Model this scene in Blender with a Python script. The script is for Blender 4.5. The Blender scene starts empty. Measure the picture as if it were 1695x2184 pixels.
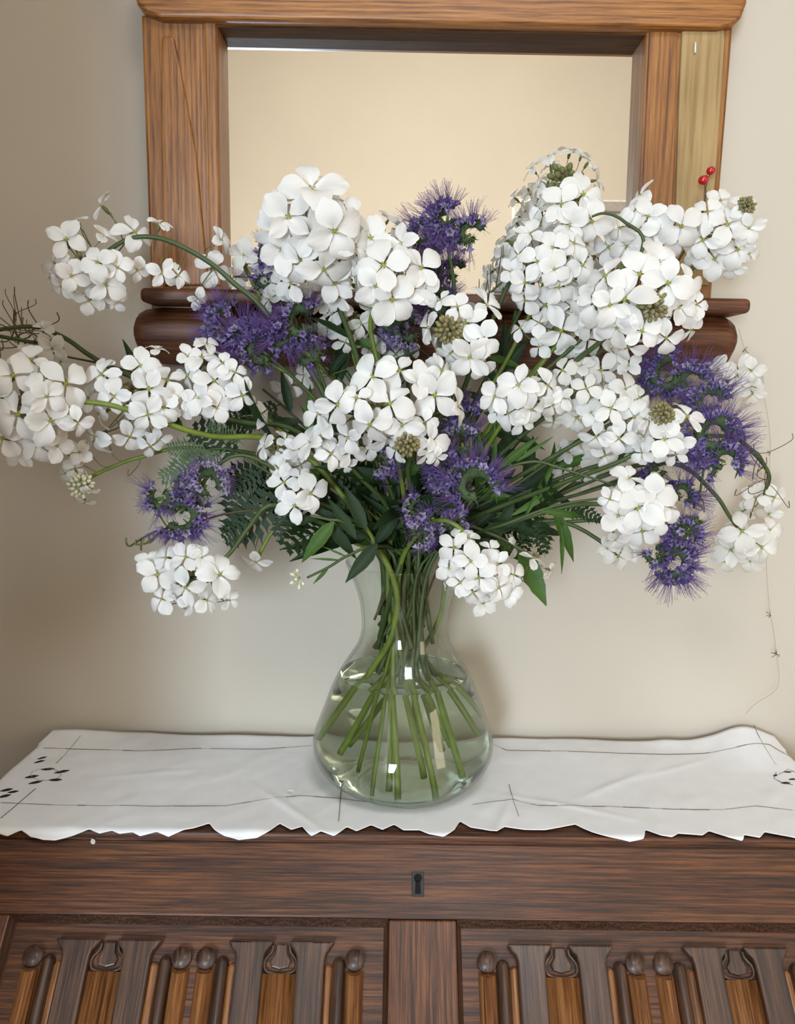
import bpy, bmesh, math, random
from mathutils import Vector, Matrix, Quaternion
from mathutils import noise as mnoise

R = random.Random(11)
SC = bpy.context.scene
COL = SC.collection
W, H = 1695, 2184
F = 1800.0                      # focal length in pixels
TOP = 1.0                       # height of the bureau top
CAM = Vector((0.0, 0.0, TOP + 0.47))
PITCH, ROLL = math.radians(8.0), math.radians(0.75)

# ------------------------------------------------------------------ camera
cd = bpy.data.cameras.new('camera')
cam = bpy.data.objects.new('camera', cd); COL.objects.link(cam); SC.camera = cam
cd.sensor_fit = 'HORIZONTAL'; cd.sensor_width = 36.0; cd.lens = 36.0 * F / W
cd.clip_start = 0.02
CR = (Matrix.Rotation(math.pi / 2 - PITCH, 4, 'X') @ Matrix.Rotation(ROLL, 4, 'Z'))
cam.matrix_world = Matrix.Translation(CAM) @ CR

# ------------------------------------------------------------------ world, lamps, exposure
world = bpy.data.worlds.new('world'); SC.world = world; world.use_nodes = True
wb = world.node_tree.nodes['Background']
wb.inputs[0].default_value = (0.72, 0.78, 0.86, 1); wb.inputs[1].default_value = 0.30

def area(name, loc, target, sx, sy, power, color, spread=180):
    d = bpy.data.lights.new(name, 'AREA'); d.shape = 'RECTANGLE'; d.size = sx; d.size_y = sy
    d.energy = power; d.color = color; d.spread = math.radians(spread)
    o = bpy.data.objects.new(name, d); COL.objects.link(o); o.location = loc
    o.rotation_euler = (Vector(target) - Vector(loc)).to_track_quat('-Z', 'Y').to_euler()
    return o
area('window_daylight', (-0.75, -2.56, 1.38), (0.05, 1.0, 1.22), 0.60, 1.18, 116, (0.66, 0.83, 1.0))
area('overhead_cloth_fill', (0.25, -0.28, 2.75), (0.15, 0.6, 1.0), 0.45, 0.45, 5.0, (0.90, 0.94, 1.0), 130)  # unseen fill added overhead to brighten the cloth
area('right_warm_light', (1.87, -0.55, 1.55), (0.3, 0.8, 1.4), 0.9, 1.0, 12, (1.0, 0.83, 0.60))  # warm light from the right; the window around it is added
area('mirror_wall_fill', (0.3, -0.15, 2.78), (0.3, -2.6, 2.0), 0.3, 0.12, 31, (0.98, 0.94, 0.88), 140)  # unseen fill added to brighten the far wall that the mirror reflects

SC.view_settings.view_transform = 'Standard'; SC.view_settings.look = 'None'
SC.view_settings.exposure = 0.02; SC.view_settings.gamma = 1.0
SC.view_settings.use_curve_mapping = False
SC.cycles.max_bounces = 14; SC.cycles.transmission_bounces = 12; SC.cycles.transparent_max_bounces = 24
SC.cycles.diffuse_bounces = 4; SC.cycles.glossy_bounces = 6

# ------------------------------------------------------------------ pixel -> world
def ray(px, py):
    v = CR.to_3x3() @ Vector(((px - W / 2) / F, (H / 2 - py) / F, -1.0))
    return v
def P(px, py, Y):
    v = ray(px, py); return CAM + v * ((Y - CAM.y) / v.y)
def PZ(px, py, z=TOP):
    v = ray(px, py); return CAM + v * ((z - CAM.z) / v.z)
def ppm(p):                      # pixels per metre at a world point
    d = -(CR.to_3x3().inverted() @ (p - CAM)).z
    return F / d
S2 = math.sqrt(0.5)
def project(p):
    q = CR.to_3x3().inverted() @ (p - CAM); return W / 2 + F * q.x / -q.z, H / 2 - F * q.y / -q.z
FE = 0.85                        # y of the bureau's front edge
def fall(u, v, w=0.0):           # point on the sloping fall front: u across, v down the slope, w outwards
    return Vector((u, FE - v * S2 - w * S2, TOP - 0.008 - v * S2 + w * S2))
def PF(px, py):
    n = Vector((0, -S2, S2)); o = fall(0, 0); r = ray(px, py)
    p = CAM + r * ((o - CAM).dot(n) / r.dot(n))
    return p.x, (p - Vector((p.x, o.y, o.z))).length

# ------------------------------------------------------------------ materials
def srgb(r, g, b):
    f = lambda c: (c / 255 / 12.92) if c / 255 <= 0.04045 else ((c / 255 + 0.055) / 1.055) ** 2.4
    return (f(r), f(g), f(b), 1)
def mat(name):
    m = bpy.data.materials.new(name); m.use_nodes = True
    nt = m.node_tree; return m, nt, nt.nodes['Principled BSDF']
def node(nt, t, **kw):
    n = nt.nodes.new(t)
    for k, v in kw.items(): setattr(n, k, v)
    return n
def ramp(nt, stops):
    n = nt.nodes.new('ShaderNodeValToRGB'); e = n.color_ramp.elements
    while len(e) < len(stops): e.new(0.5)
    for el, (p, c) in zip(e, stops): el.position = p; el.color = c
    return n
def simple(name, c, rough=0.6, var=0.12, scale=60, bump=0.1, coat=0.0, spec=0.5, dist=0.001):
    m, nt, b = mat(name); L = nt.links
    tc = node(nt, 'ShaderNodeTexCoord'); nz = node(nt, 'ShaderNodeTexNoise')
    nz.inputs['Scale'].default_value = scale; nz.inputs['Detail'].default_value = 5
    L.new(tc.outputs['Object'], nz.inputs['Vector'])
    r = ramp(nt, [(0.25, tuple(x * (1 - var) for x in c[:3]) + (1,)), (0.75, tuple(min(1, x * (1 + var)) for x in c[:3]) + (1,))])
    L.new(nz.outputs[0], r.inputs[0]); L.new(r.outputs[0], b.inputs['Base Color'])
    bp = node(nt, 'ShaderNodeBump'); bp.inputs['Strength'].default_value = bump; bp.inputs['Distance'].default_value = dist
    L.new(nz.outputs[0], bp.inputs['Height']); L.new(bp.outputs[0], b.inputs['Normal'])
    b.inputs['Roughness'].default_value = rough; b.inputs['Coat Weight'].default_value = coat
    b.inputs['Specular IOR Level'].default_value = spec
    return m
def wood(name, dark, mid, light, axis='x', rough=0.35, coat=0.3, grain=1.0, bump=0.25, contrast=1.0):
    """Procedural grain that runs along the given axis of the object's own space."""
    m, nt, b = mat(name); L = nt.links
    tc = node(nt, 'ShaderNodeTexCoord'); mp = node(nt, 'ShaderNodeMapping')
    s = {'x': (2.0, 70, 70), 'y': (70, 2.0, 70), 'z': (70, 70, 2.0)}[axis]
    mp.inputs['Scale'].default_value = tuple(k * grain for k in s)
    L.new(tc.outputs['Object'], mp.inputs[0])
    big = node(nt, 'ShaderNodeTexNoise'); big.inputs['Scale'].default_value = 1.1; big.inputs['Detail'].default_value = 3
    big.inputs['Distortion'].default_value = 0.6
    fine = node(nt, 'ShaderNodeTexNoise'); fine.inputs['Scale'].default_value = 5.5; fine.inputs['Detail'].default_value = 8; fine.inputs['Roughness'].default_value = 0.7
    L.new(mp.outputs[0], big.inputs['Vector']); L.new(mp.outputs[0], fine.inputs['Vector'])
    wv = node(nt, 'ShaderNodeTexWave', wave_type='BANDS', bands_direction={'x': 'Z', 'y': 'Z', 'z': 'X'}[axis])
    wv.inputs['Scale'].default_value = 0.55; wv.inputs['Distortion'].default_value = 14; wv.inputs['Detail'].default_value = 3
    wv.inputs['Detail Scale'].default_value = 0.7
    L.new(mp.outputs[0], wv.inputs['Vector'])
    a1 = node(nt, 'ShaderNodeMath', operation='MULTIPLY_ADD'); a1.inputs[1].default_value = 0.08
    L.new(wv.outputs['Fac'], a1.inputs[0]); 
    a2 = node(nt, 'ShaderNodeMath', operation='MULTIPLY'); a2.inputs[1].default_value = 0.92
    L.new(fine.outputs[0], a2.inputs[0]); L.new(a2.outputs[0], a1.inputs[2])
    r = ramp(nt, [(0.5 - .13 / contrast, dark), (0.5, mid), (0.5 + .15 / contrast, light)])
    L.new(a1.outputs[0], r.inputs[0])
    bl = node(nt, 'ShaderNodeTexNoise'); bl.inputs['Scale'].default_value = 9
    L.new(tc.outputs['Object'], bl.inputs['Vector'])
    mx = node(nt, 'ShaderNodeMix', data_type='RGBA', blend_type='MULTIPLY'); mx.inputs[0].default_value = 0.55
    rr = ramp(nt, [(0.3, (0.68, 0.64, 0.6, 1)), (0.65, (1, 1, 1, 1))])
    L.new(bl.outputs[0], rr.inputs[0]); L.new(r.outputs[0], mx.inputs[6]); L.new(rr.outputs[0], mx.inputs[7])
    L.new(mx.outputs[2], b.inputs['Base Color'])
    bp = node(nt, 'ShaderNodeBump'); bp.inputs['Strength'].default_value = bump; bp.inputs['Distance'].default_value = 0.0012
    L.new(fine.outputs[0], bp.inputs['Height']); L.new(bp.outputs[0], b.inputs['Normal'])
    b.inputs['Specular IOR Level'].default_value = .5 if rough < .55 else .12
    b.inputs['Roughness'].default_value = rough; b.inputs['Coat Weight'].default_value = coat; b.inputs['Coat Roughness'].default_value = 0.3
    return m
def petal_mat(name, c, trans=0.35, lo=None):
    m, nt, b = mat(name); L = nt.links
    oi = node(nt, 'ShaderNodeObjectInfo'); tc = node(nt, 'ShaderNodeTexCoord')
    r = ramp(nt, [(0.0, lo or tuple(x * y for x, y in zip(c, (0.93, 0.90, 0.88))) + (1,)), (1.0, tuple(c) + (1,))])
    L.new(oi.outputs['Random'], r.inputs[0])
    # veins run from the claw outwards
    mp = node(nt, 'ShaderNodeMapping'); mp.inputs['Scale'].default_value = (1.2, 16, 1)
    L.new(tc.outputs['Object'], mp.inputs[0])
    nz = node(nt, 'ShaderNodeTexNoise'); nz.inputs['Scale'].default_value = 2.2; nz.inputs['Detail'].default_value = 4
    L.new(mp.outputs[0], nz.inputs['Vector'])
    bp = node(nt, 'ShaderNodeBump'); bp.inputs['Strength'].default_value = 0.35; bp.inputs['Distance'].default_value = 0.0012
    L.new(nz.outputs[0], bp.inputs['Height'])
    L.new(r.outputs[0], b.inputs['Base Color']); L.new(bp.outputs[0], b.inputs['Normal'])
    b.inputs['Roughness'].default_value = 0.6; b.inputs['Specular IOR Level'].default_value = 0.25
    tr = node(nt, 'ShaderNodeBsdfTranslucent'); L.new(r.outputs[0], tr.inputs[0])
    mx = node(nt, 'ShaderNodeMixShader'); mx.inputs[0].default_value = trans
    L.new(b.outputs[0], mx.inputs[1]); L.new(tr.outputs[0], mx.inputs[2])
    L.new(mx.outputs[0], nt.nodes['Material Output'].inputs[0])
    return m

M = {}
M['wall'] = simple('cream_plaster', srgb(204, 193, 177), 0.9, 0.025, 3.0, 0.12)
M['ceiling'] = simple('ceiling_paint', srgb(235, 228, 215), 0.9, 0.02, 4, 0.05)
M['floor'] = wood('floor_boards', srgb(80, 50, 28), srgb(120, 78, 44), srgb(150, 100, 60), 'y')
M['pine'] = wood('pine', srgb(100, 58, 20), srgb(148, 94, 40), srgb(176, 120, 58), 'z', 0.45, 0.2, 1.0, 0.3)
M['pine_x'] = wood('pine_across', srgb(102, 60, 20), srgb(156, 98, 40), srgb(184, 126, 60), 'x', 0.45, 0.2, 1.0, 0.3)
M['pine_dark_x'] = wood('dark_pine_across', srgb(52, 25, 11), srgb(92, 50, 24), srgb(126, 74, 38), 'x', 0.5, 0.1, 0.8, 0.4, 0.9)
M['pale'] = wood('bare_pale_wood', srgb(140, 112, 74), srgb(174, 146, 102), srgb(186, 160, 118), 'z', 0.6, 0.0, 0.7, 0.2, 0.6)
M['rebate'] = wood('rebate_wood', srgb(62, 38, 18), srgb(84, 56, 28), srgb(104, 72, 40), 'x', 0.7, 0.0)
M['oak_x'] = wood('oak_across', srgb(44, 22, 10), srgb(82, 45, 21), srgb(122, 74, 38), 'x', 0.46, 0.12, 1.0, 0.7, 1.2)
M['oak_y'] = wood('oak_down', srgb(50, 27, 13), srgb(94, 53, 28), srgb(132, 82, 48), 'y', 0.44, 0.15, 1.0, 0.7, 1.2)
M['oak_dark'] = wood('oak_grey_brown', srgb(38, 24, 17), srgb(72, 47, 34), srgb(104, 73, 54), 'y', 0.34, 0.4, 1.1, 0.6, 1.0)  # greyer, darker brown than the other oak
M['oak_light'] = wood('oak_lit_orange', srgb(88, 50, 24), srgb(146, 94, 52), srgb(184, 130, 80), 'y', 0.34, 0.4, 1.1, 0.6, 1.0)  # orange oak: light falling on the folds is put into the colour
M['iron'] = simple('keyhole_iron', (0.012, 0.01, 0.009, 1), 0.5, 0.2, 200, 0.3)
M['hole'] = simple('keyhole_dark', (0.001, 0.001, 0.001, 1), 0.9)
M['linen'] = simple('white_linen', srgb(243, 243, 245), 0.85, 0.03, 40, 0.1)
M['thread'] = simple('drawn_thread', srgb(112, 96, 82), 0.9, 0.3, 300, 0.1)
M['seam'] = simple('hem_seam', srgb(182, 172, 160), 0.9, 0.1, 300, 0.1)
M['cut'] = simple('cutwork_gap', srgb(40, 28, 22), 0.9, 0.2, 200, 0.1)
M['white'] = petal_mat('white_petal', (0.93, 0.92, 0.885), 0.30)
M['cream'] = petal_mat('cream_petal', (0.92, 0.90, 0.84), 0.35)
M['eye'] = simple('flower_eye', srgb(150, 150, 50), 0.6, 0.2, 500, 0.2)
M['bud'] = simple('flower_bud', srgb(132, 122, 78), 0.6, 0.3, 300, 0.2)
M['budw'] = simple('white_bud', srgb(214, 212, 178), 0.6, 0.1, 300, 0.2)
M['stem'] = simple('stem_green', srgb(106, 122, 40), 0.5, 0.22, 60, 0.2)
M['stemd'] = simple('stem_dark_green', srgb(62, 78, 34), 0.5, 0.22, 60, 0.2)
M['pedicel'] = simple('pedicel_green', srgb(104, 108, 58), 0.6, 0.2, 300, 0.2)
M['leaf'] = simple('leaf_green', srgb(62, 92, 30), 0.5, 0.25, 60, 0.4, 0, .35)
M['leafd'] = simple('leaf_dark_green', srgb(30, 50, 20), 0.55, 0.25, 60, 0.4, 0, .3)  # dark foliage green, darkened further for the shade inside the bouquet
M['feather'] = simple('feathery_green', srgb(78, 98, 62), 0.6, 0.2, 60, 0.4)
M['coil'] = simple('hairy_coil', srgb(66, 84, 48), 0.8, 0.25, 300, 0.5)
M['hair'] = simple('coil_hair', srgb(104, 116, 88), 0.8, 0.1, 300, 0.1)
M['purple'] = petal_mat('purple_floret', (0.38, 0.31, 0.58), 0.25, (0.17, 0.11, 0.33, 1))
M['lilac'] = petal_mat('lilac_floret', (0.56, 0.50, 0.68), 0.3)
M['stamen'] = simple('purple_stamen', srgb(102, 74, 132), 0.7, 0.15, 300, 0.1)
M['dry'] = simple('dry_tendril', srgb(84, 70, 44), 0.8, 0.2, 200, 0.2)
M['berry'] = simple('red_berry', srgb(176, 20, 26), 0.2, 0.15, 100, 0.1, 0.6)
M['web'] = simple('cobweb', srgb(176, 160, 140), 0.8)
M['framew'] = simple('white_frame', srgb(232, 228, 220), 0.4)
M['greyb'] = simple('grey_board', srgb(165, 155, 148), 0.5)
M['paper'] = simple('picture_mount', srgb(222, 214, 200), 0.7, 0.08, 12)

def glass_mat(name, ior, color, rough=0.0):
    m, nt, b = mat(name); nt.nodes.remove(b)
    g = node(nt, 'ShaderNodeBsdfGlass'); g.inputs['IOR'].default_value = ior
    g.inputs['Color'].default_value = color; g.inputs['Roughness'].default_value = rough
    nt.links.new(g.outputs[0], nt.nodes['Material Output'].inputs[0])
    return m
def thin_glass(name, tint, refl_ior, body=0.0, bodycol=(0.8, 0.85, 0.8, 1)):
    """Clear sheet: light passes straight through, tinted, with Fresnel reflections."""
    m, nt, b = mat(name); nt.nodes.remove(b); L = nt.links
    t = node(nt, 'ShaderNodeBsdfTransparent'); 
    lw = node(nt, 'ShaderNodeLayerWeight'); lw.inputs[0].default_value = 0.35
    r = ramp(nt, [(0.0, tint), (0.6, tuple(c * 0.97 for c in tint[:3]) + (1,)), (1.0, tuple(c * 0.62 for c in tint[:3]) + (1,))])
    L.new(lw.outputs['Facing'], r.inputs[0]); L.new(r.outputs[0], t.inputs[0])
    g = node(nt, 'ShaderNodeBsdfGlossy'); g.inputs['Roughness'].default_value = 0.02
    f0 = ((refl_ior - 1) / (refl_ior + 1)) ** 2          # Schlick, the same from both sides of the sheet
    lf = node(nt, 'ShaderNodeLayerWeight'); lf.inputs[0].default_value = 0.5
    pw = node(nt, 'ShaderNodeMath', operation='POWER'); pw.inputs[1].default_value = 5; L.new(lf.outputs['Facing'], pw.inputs[0])
    fr = node(nt, 'ShaderNodeMath', operation='MULTIPLY_ADD'); fr.inputs[1].default_value = (1 - f0) * .8; fr.inputs[2].default_value = f0; L.new(pw.outputs[0], fr.inputs[0])
    mx = node(nt, 'ShaderNodeMixShader'); L.new(fr.outputs[0], mx.inputs[0])
    L.new(t.outputs[0], mx.inputs[1]); L.new(g.outputs[0], mx.inputs[2])
    L.new(mx.outputs[0], nt.nodes['Material Output'].inputs[0])
    return m
M['glass'] = thin_glass('vase_glass', (0.96, 0.98, 0.96, 1), 1.5)
M['water'] = thin_glass('water', (0.955, 0.985, 0.95, 1), 1.12)
if 1: M['water'] = glass_mat('water', 1.17, (0.96, 0.985, 0.955, 1))
m, nt, b = mat('mirror_silver'); b.inputs['Metallic'].default_value = 1; b.inputs['Roughness'].default_value = 0.0
b.inputs['Base Color'].default_value = (0.93, 0.93, 0.91, 1); M['mirror'] = m

# ------------------------------------------------------------------ object helpers
def link(name, me, m=None, parent=None):
    o = bpy.data.objects.new(name, me); COL.objects.link(o)
    if m is not None and len(me.materials) == 0: me.materials.append(m)
    if parent is not None:
        o.parent = parent
    return o
def from_bm(name, bm, m, parent=None, smooth=False, origin=None):
    if origin is not None: bmesh.ops.translate(bm, vec=-origin, verts=bm.verts)
    elif parent is not None: bmesh.ops.translate(bm, vec=-parent.location, verts=bm.verts)
    me = bpy.data.meshes.new(name); bm.to_mesh(me); bm.free()
    for p in me.polygons: p.use_smooth = smooth
    o = link(name, me, m, parent)
    if origin is not None: o.location = origin - (parent.location if parent is not None else Vector())
    return o
def mesh_data(name, verts, faces, m, smooth=True, mats=None, idx=None):
    me = bpy.data.meshes.new(name); me.from_pydata([tuple(v) for v in verts], [], faces); me.update()
    me.materials.append(m)
    if mats:
        for k in mats: me.materials.append(k)
        for p, i in zip(me.polygons, idx): p.material_index = i
    for p in me.polygons: p.use_smooth = smooth
    return me
def thing(name, loc, label, cat, group=None):
    o = bpy.data.objects.new(name, None); COL.objects.link(o); o.location = loc
    o.empty_display_size = 0.02
    return tag(o, label, cat, group)
def tag(o, label, cat, group=None):
    o['label'] = label; o['category'] = cat
    if group: o['group'] = group
    return o
def box(bm, lo, hi, bev=0.0, seg=2):
    r = bmesh.ops.create_cube(bm, size=1.0)
    for v in r['verts']:
        v.co = Vector([lo[i] + (v.co[i] + 0.5) * (hi[i] - lo[i]) for i in range(3)])
    if bev > 0:
        es = list({e for v in r['verts'] for e in v.link_edges})
        bmesh.ops.bevel(bm, geom=es, offset=bev, segments=seg, profile=0.5, affect='EDGES')
def extrude_poly(bm, pts, tofn, w0, w1, bev=0.0, seg=2):
    """pts: outline (u,v); tofn(u,v,w) -> world. Solid between w0 and w1 with a bevelled face at w1."""
    top = [bm.verts.new(tofn(u, v, w1)) for u, v in pts]
    bot = [bm.verts.new(tofn(u, v, w0)) for u, v in pts]
    f = bm.faces.new(top); n = len(pts)
    for i in range(n): bm.faces.new((top[i], bot[i], bot[(i + 1) % n], top[(i + 1) % n]))
    bmesh.ops.recalc_face_normals(bm, faces=bm.faces[:])
    if bev > 0:
        bmesh.ops.bevel(bm, geom=list(f.edges), offset=bev, segments=seg, profile=0.5, affect='EDGES')
def cr_spline(pts, n=8):
    out = []
    p = [pts[0]] + list(pts) + [pts[-1]]
    for i in range(1, len(p) - 2):
        a, b, c, d = p[i - 1], p[i], p[i + 1], p[i + 2]
        for k in range(n):
            t = k / n
            out.append(0.5 * ((2 * b) + (c - a) * t + (2 * a - 5 * b + 4 * c - d) * t * t + (3 * b - a - 3 * c + d) * t ** 3))
    out.append(Vector(pts[-1]))
    return out
def tube_geo(path, rad, sides=6, cap=True):
    """verts, faces of a tube along a path; rad is a number or a list."""
    V, Fc = [], []
    n = len(path); prev = None
    for i, p in enumerate(path):
        t = (path[min(i + 1, n - 1)] - path[max(i - 1, 0)])
        t = t.normalized() if t.length > 1e-9 else Vector((0, 0, 1))
        if prev is None:
            a = t.orthogonal().normalized()
        else:
            a = (prev - t * prev.dot(t)); a = a.normalized() if a.length > 1e-6 else t.orthogonal().normalized()
        prev = a; b = t.cross(a); r = rad[i] if isinstance(rad, (list, tuple)) else rad
        for k in range(sides):
            an = 2 * math.pi * k / sides
            V.append(p + a * (math.cos(an) * r) + b * (math.sin(an) * r))
    for i in range(n - 1):
        for k in range(sides):
            k2 = (k + 1) % sides
            Fc.append((i * sides + k, i * sides + k2, (i + 1) * sides + k2, (i + 1) * sides + k))
    if cap:
        Fc.append(tuple(range(sides - 1, -1, -1))); Fc.append(tuple((n - 1) * sides + k for k in range(sides)))
    return V, Fc
class Geo:
    def __init__(s): s.V, s.F, s.I = [], [], []
    def add(s, V, Fc, i=0):
        o = len(s.V); s.V += list(V); s.F += [tuple(k + o for k in f) for f in Fc]; s.I += [i] * len(Fc)
    def tube(s, path, rad, sides=6, i=0): s.add(*tube_geo(path, rad, sides), i)
    def ell(s, c, ax, rl, rw, i=0, seg=6, rings=4):
        ax = ax.normalized(); a = ax.orthogonal().normalized(); b = ax.cross(a)
        V = [c - ax * rl]; Fc = []
        for r_ in range(1, rings):
            th = math.pi * r_ / rings
            for k in range(seg):
                ph = 2 * math.pi * k / seg
                V.append(c - ax * (rl * math.cos(th)) + (a * math.cos(ph) + b * math.sin(ph)) * (rw * math.sin(th)))
        V.append(c + ax * rl)
        for k in range(seg): Fc.append((0, 1 + (k + 1) % seg, 1 + k))
        for r_ in range(rings - 2):
            for k in range(seg):
                a0 = 1 + r_ * seg; k2 = (k + 1) % seg
                Fc.append((a0 + k, a0 + k2, a0 + seg + k2, a0 + seg + k))
        e = len(V) - 1; a0 = 1 + (rings - 2) * seg
        for k in range(seg): Fc.append((a0 + k, a0 + (k + 1) % seg, e))
        s.add(V, Fc, i)
    def obj(s, name, m, parent=None, mats=None, smooth=True, origin=None):
        off = origin if origin is not None else (parent.location if parent is not None else Vector())
        me = mesh_data(name, [v - off for v in s.V], s.F, m, smooth, mats, s.I if mats else None)
        o = link(name, me, None, parent)
        if origin is not None: o.location = origin - (parent.location if parent is not None else Vector())
        return o

# ================================================================== THE ROOM
WALL = 1.115                     # y of the wall behind the bureau
X0, X1, Y0, Z1 = -1.15, 1.9, -2.6, 3.4
def wall_box(name, lo, hi, m):
    bm = bmesh.new(); box(bm, lo, hi); o = from_bm(name, bm, m); o['kind'] = 'structure'; return o
wall_box('wall_back', (X0 - .1, WALL, -.05), (X1 + .1, WALL + .1, Z1 + .05), M['wall'])
wall_box('wall_right', (X1, Y0, 0), (X1 + .1, WALL, Z1), M['wall'])
wall_box('wall_front', (X0, Y0 - .1, 0), (X1, Y0, Z1), M['wall'])
wall_box('wall_left', (X0 - .1, Y0, 0), (X0, WALL, Z1), M['wall'])
wall_box('left_light_blocker', (X0, .22, 0), (-.432, .30, Z1), M['wall'])  # unseen partition, added to shade the left of the back wall
wall_box('floor', (X0, Y0, -.05), (X1, WALL, 0), M['floor'])
wall_box('ceiling', (X0, Y0, Z1), (X1, WALL, Z1 + .05), M['ceiling'])

# ================================================================== THE BUREAU
BX0, BX1 = -0.46, 0.51
bur = thing('bureau', (0.025, 0.98, 0), 'dark oak slant-front bureau with carved linenfold panels under the white cloth', 'bureau')
bm = bmesh.new()
box(bm, (BX0, FE, TOP - .016), (BX1, WALL - .012, TOP), 0.003)
from_bm('top_board', bm, M['oak_x'], bur)
bm = bmesh.new()   # carcass: side profile follows the slope, then drops to the floor
for x0, x1 in ((BX0 + .004, BX0 + .022), (BX1 - .022, BX1 - .004)):
    prof = [(WALL - .014, TOP - .0165), (FE + .014, TOP - .0165), (FE + .014 - .26, TOP - .0165 - .26), (FE - .246, 0.0), (WALL - .014, 0.0)]
    a = [bm.verts.new((x0, y, z)) for y, z in prof]; b_ = [bm.verts.new((x1, y, z)) for y, z in prof]
    bm.faces.new(a); bm.faces.new(b_[::-1])
    for i in range(5): bm.faces.new((a[i], b_[i], b_[(i + 1) % 5], a[(i + 1) % 5]))
box(bm, (BX0 + .022, FE - .245, 0.05), (BX1 - .022, WALL - .02, 0.70))
bmesh.ops.recalc_face_normals(bm, faces=bm.faces[:])
from_bm('carcass', bm, M['oak_dark'], bur)

def slab(name, u0, u1, v0, v1, w0, w1, m, bev=0.0015, parent=None):
    """a board on the slope, modelled in its own flat space so the grain follows it"""
    bm = bmesh.new(); box(bm, (u0, -v1, w0), (u1, -v0, w1), bev)
    me = bpy.data.meshes.new(name); bm.to_mesh(me); bm.free()
    o = link(name, me, m, parent or bur); place_fall(o); return o
FR = Matrix.Rotation(math.pi / 4, 4, 'X')
def place_fall(o):
    o.matrix_local = Matrix.Translation(fall(0, 0) - bur.location) @ FR
VB = 0.36
uL, vt = PF(22, 1947); uM0, _ = PF(829, 1952); uM1, _ = PF(973, 1954); uR = BX1 - 0.085
vt = 0.076
slab('fall_rail', BX0 + .002, BX1 - .002, 0.001, vt, -.02, 0.0, M['oak_x'], .002)
slab('fall_stile', BX0 + .002, uL, vt + .0004, VB, -.02, 0.0, M['oak_y'], .002)
slab('fall_stile', uR, BX1 - .002, vt + .0004, VB, -.02, 0.0, M['oak_y'], .002)
slab('fall_muntin', uM0, uM1, vt + .0004, VB, -.02, -.0004, M['oak_y'], .002)
slab('fall_backing', uL - .01, uR + .01, vt - .01, VB, -.030, -.0205, M['oak_dark'], 0)
def flat(u, v, w): return Vector((u, -v, w))
def fold_part(name, pts, w0, w1, bev, m, parent, seg=3):
    bm = bmesh.new(); extrude_poly(bm, pts, flat, w0, w1, bev, seg)
    me = bpy.data.meshes.new(name); bm.to_mesh(me); bm.free()
    for p in me.polygons: p.use_smooth = False
    o = link(name, me, m, parent); return o
def ridge(name, u, r, v0, hw, m, parent, scoop=True, flat_k=1.0):
    """half-round moulding running down the slope with a rounded, scooped upper end"""
    g = Geo(); n = 12
    stations = [(v0, 0.02), (v0 + r * .15, .45), (v0 + r * .45, .8), (v0 + r, 1.0), (VB, 1.0)]
    if scoop: stations = [(v0, .9), (v0 + .0004, 1.0), (VB, 1.0)]
    V, Fc = [], []
    for v, k in stations:
        for j in range(n + 1):
            a = math.pi * j / n
            V.append(flat(u - math.cos(a) * r * k, v + (math.sin(a) * r * (0.75 if scoop and v < v0 + .01 else 0)), W0 + math.sin(a) * hw * k))
    for i in range(len(stations) - 1):
        for j in range(n):
            q = i * (n + 1) + j; Fc.append((q, q + 1, q + n + 2, q + n + 1))
    Fc.append(tuple(range(n, -1, -1)))
    g.add(V, Fc)
    return g.obj(name, m, parent, origin=None)
W0 = -.012
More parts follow.
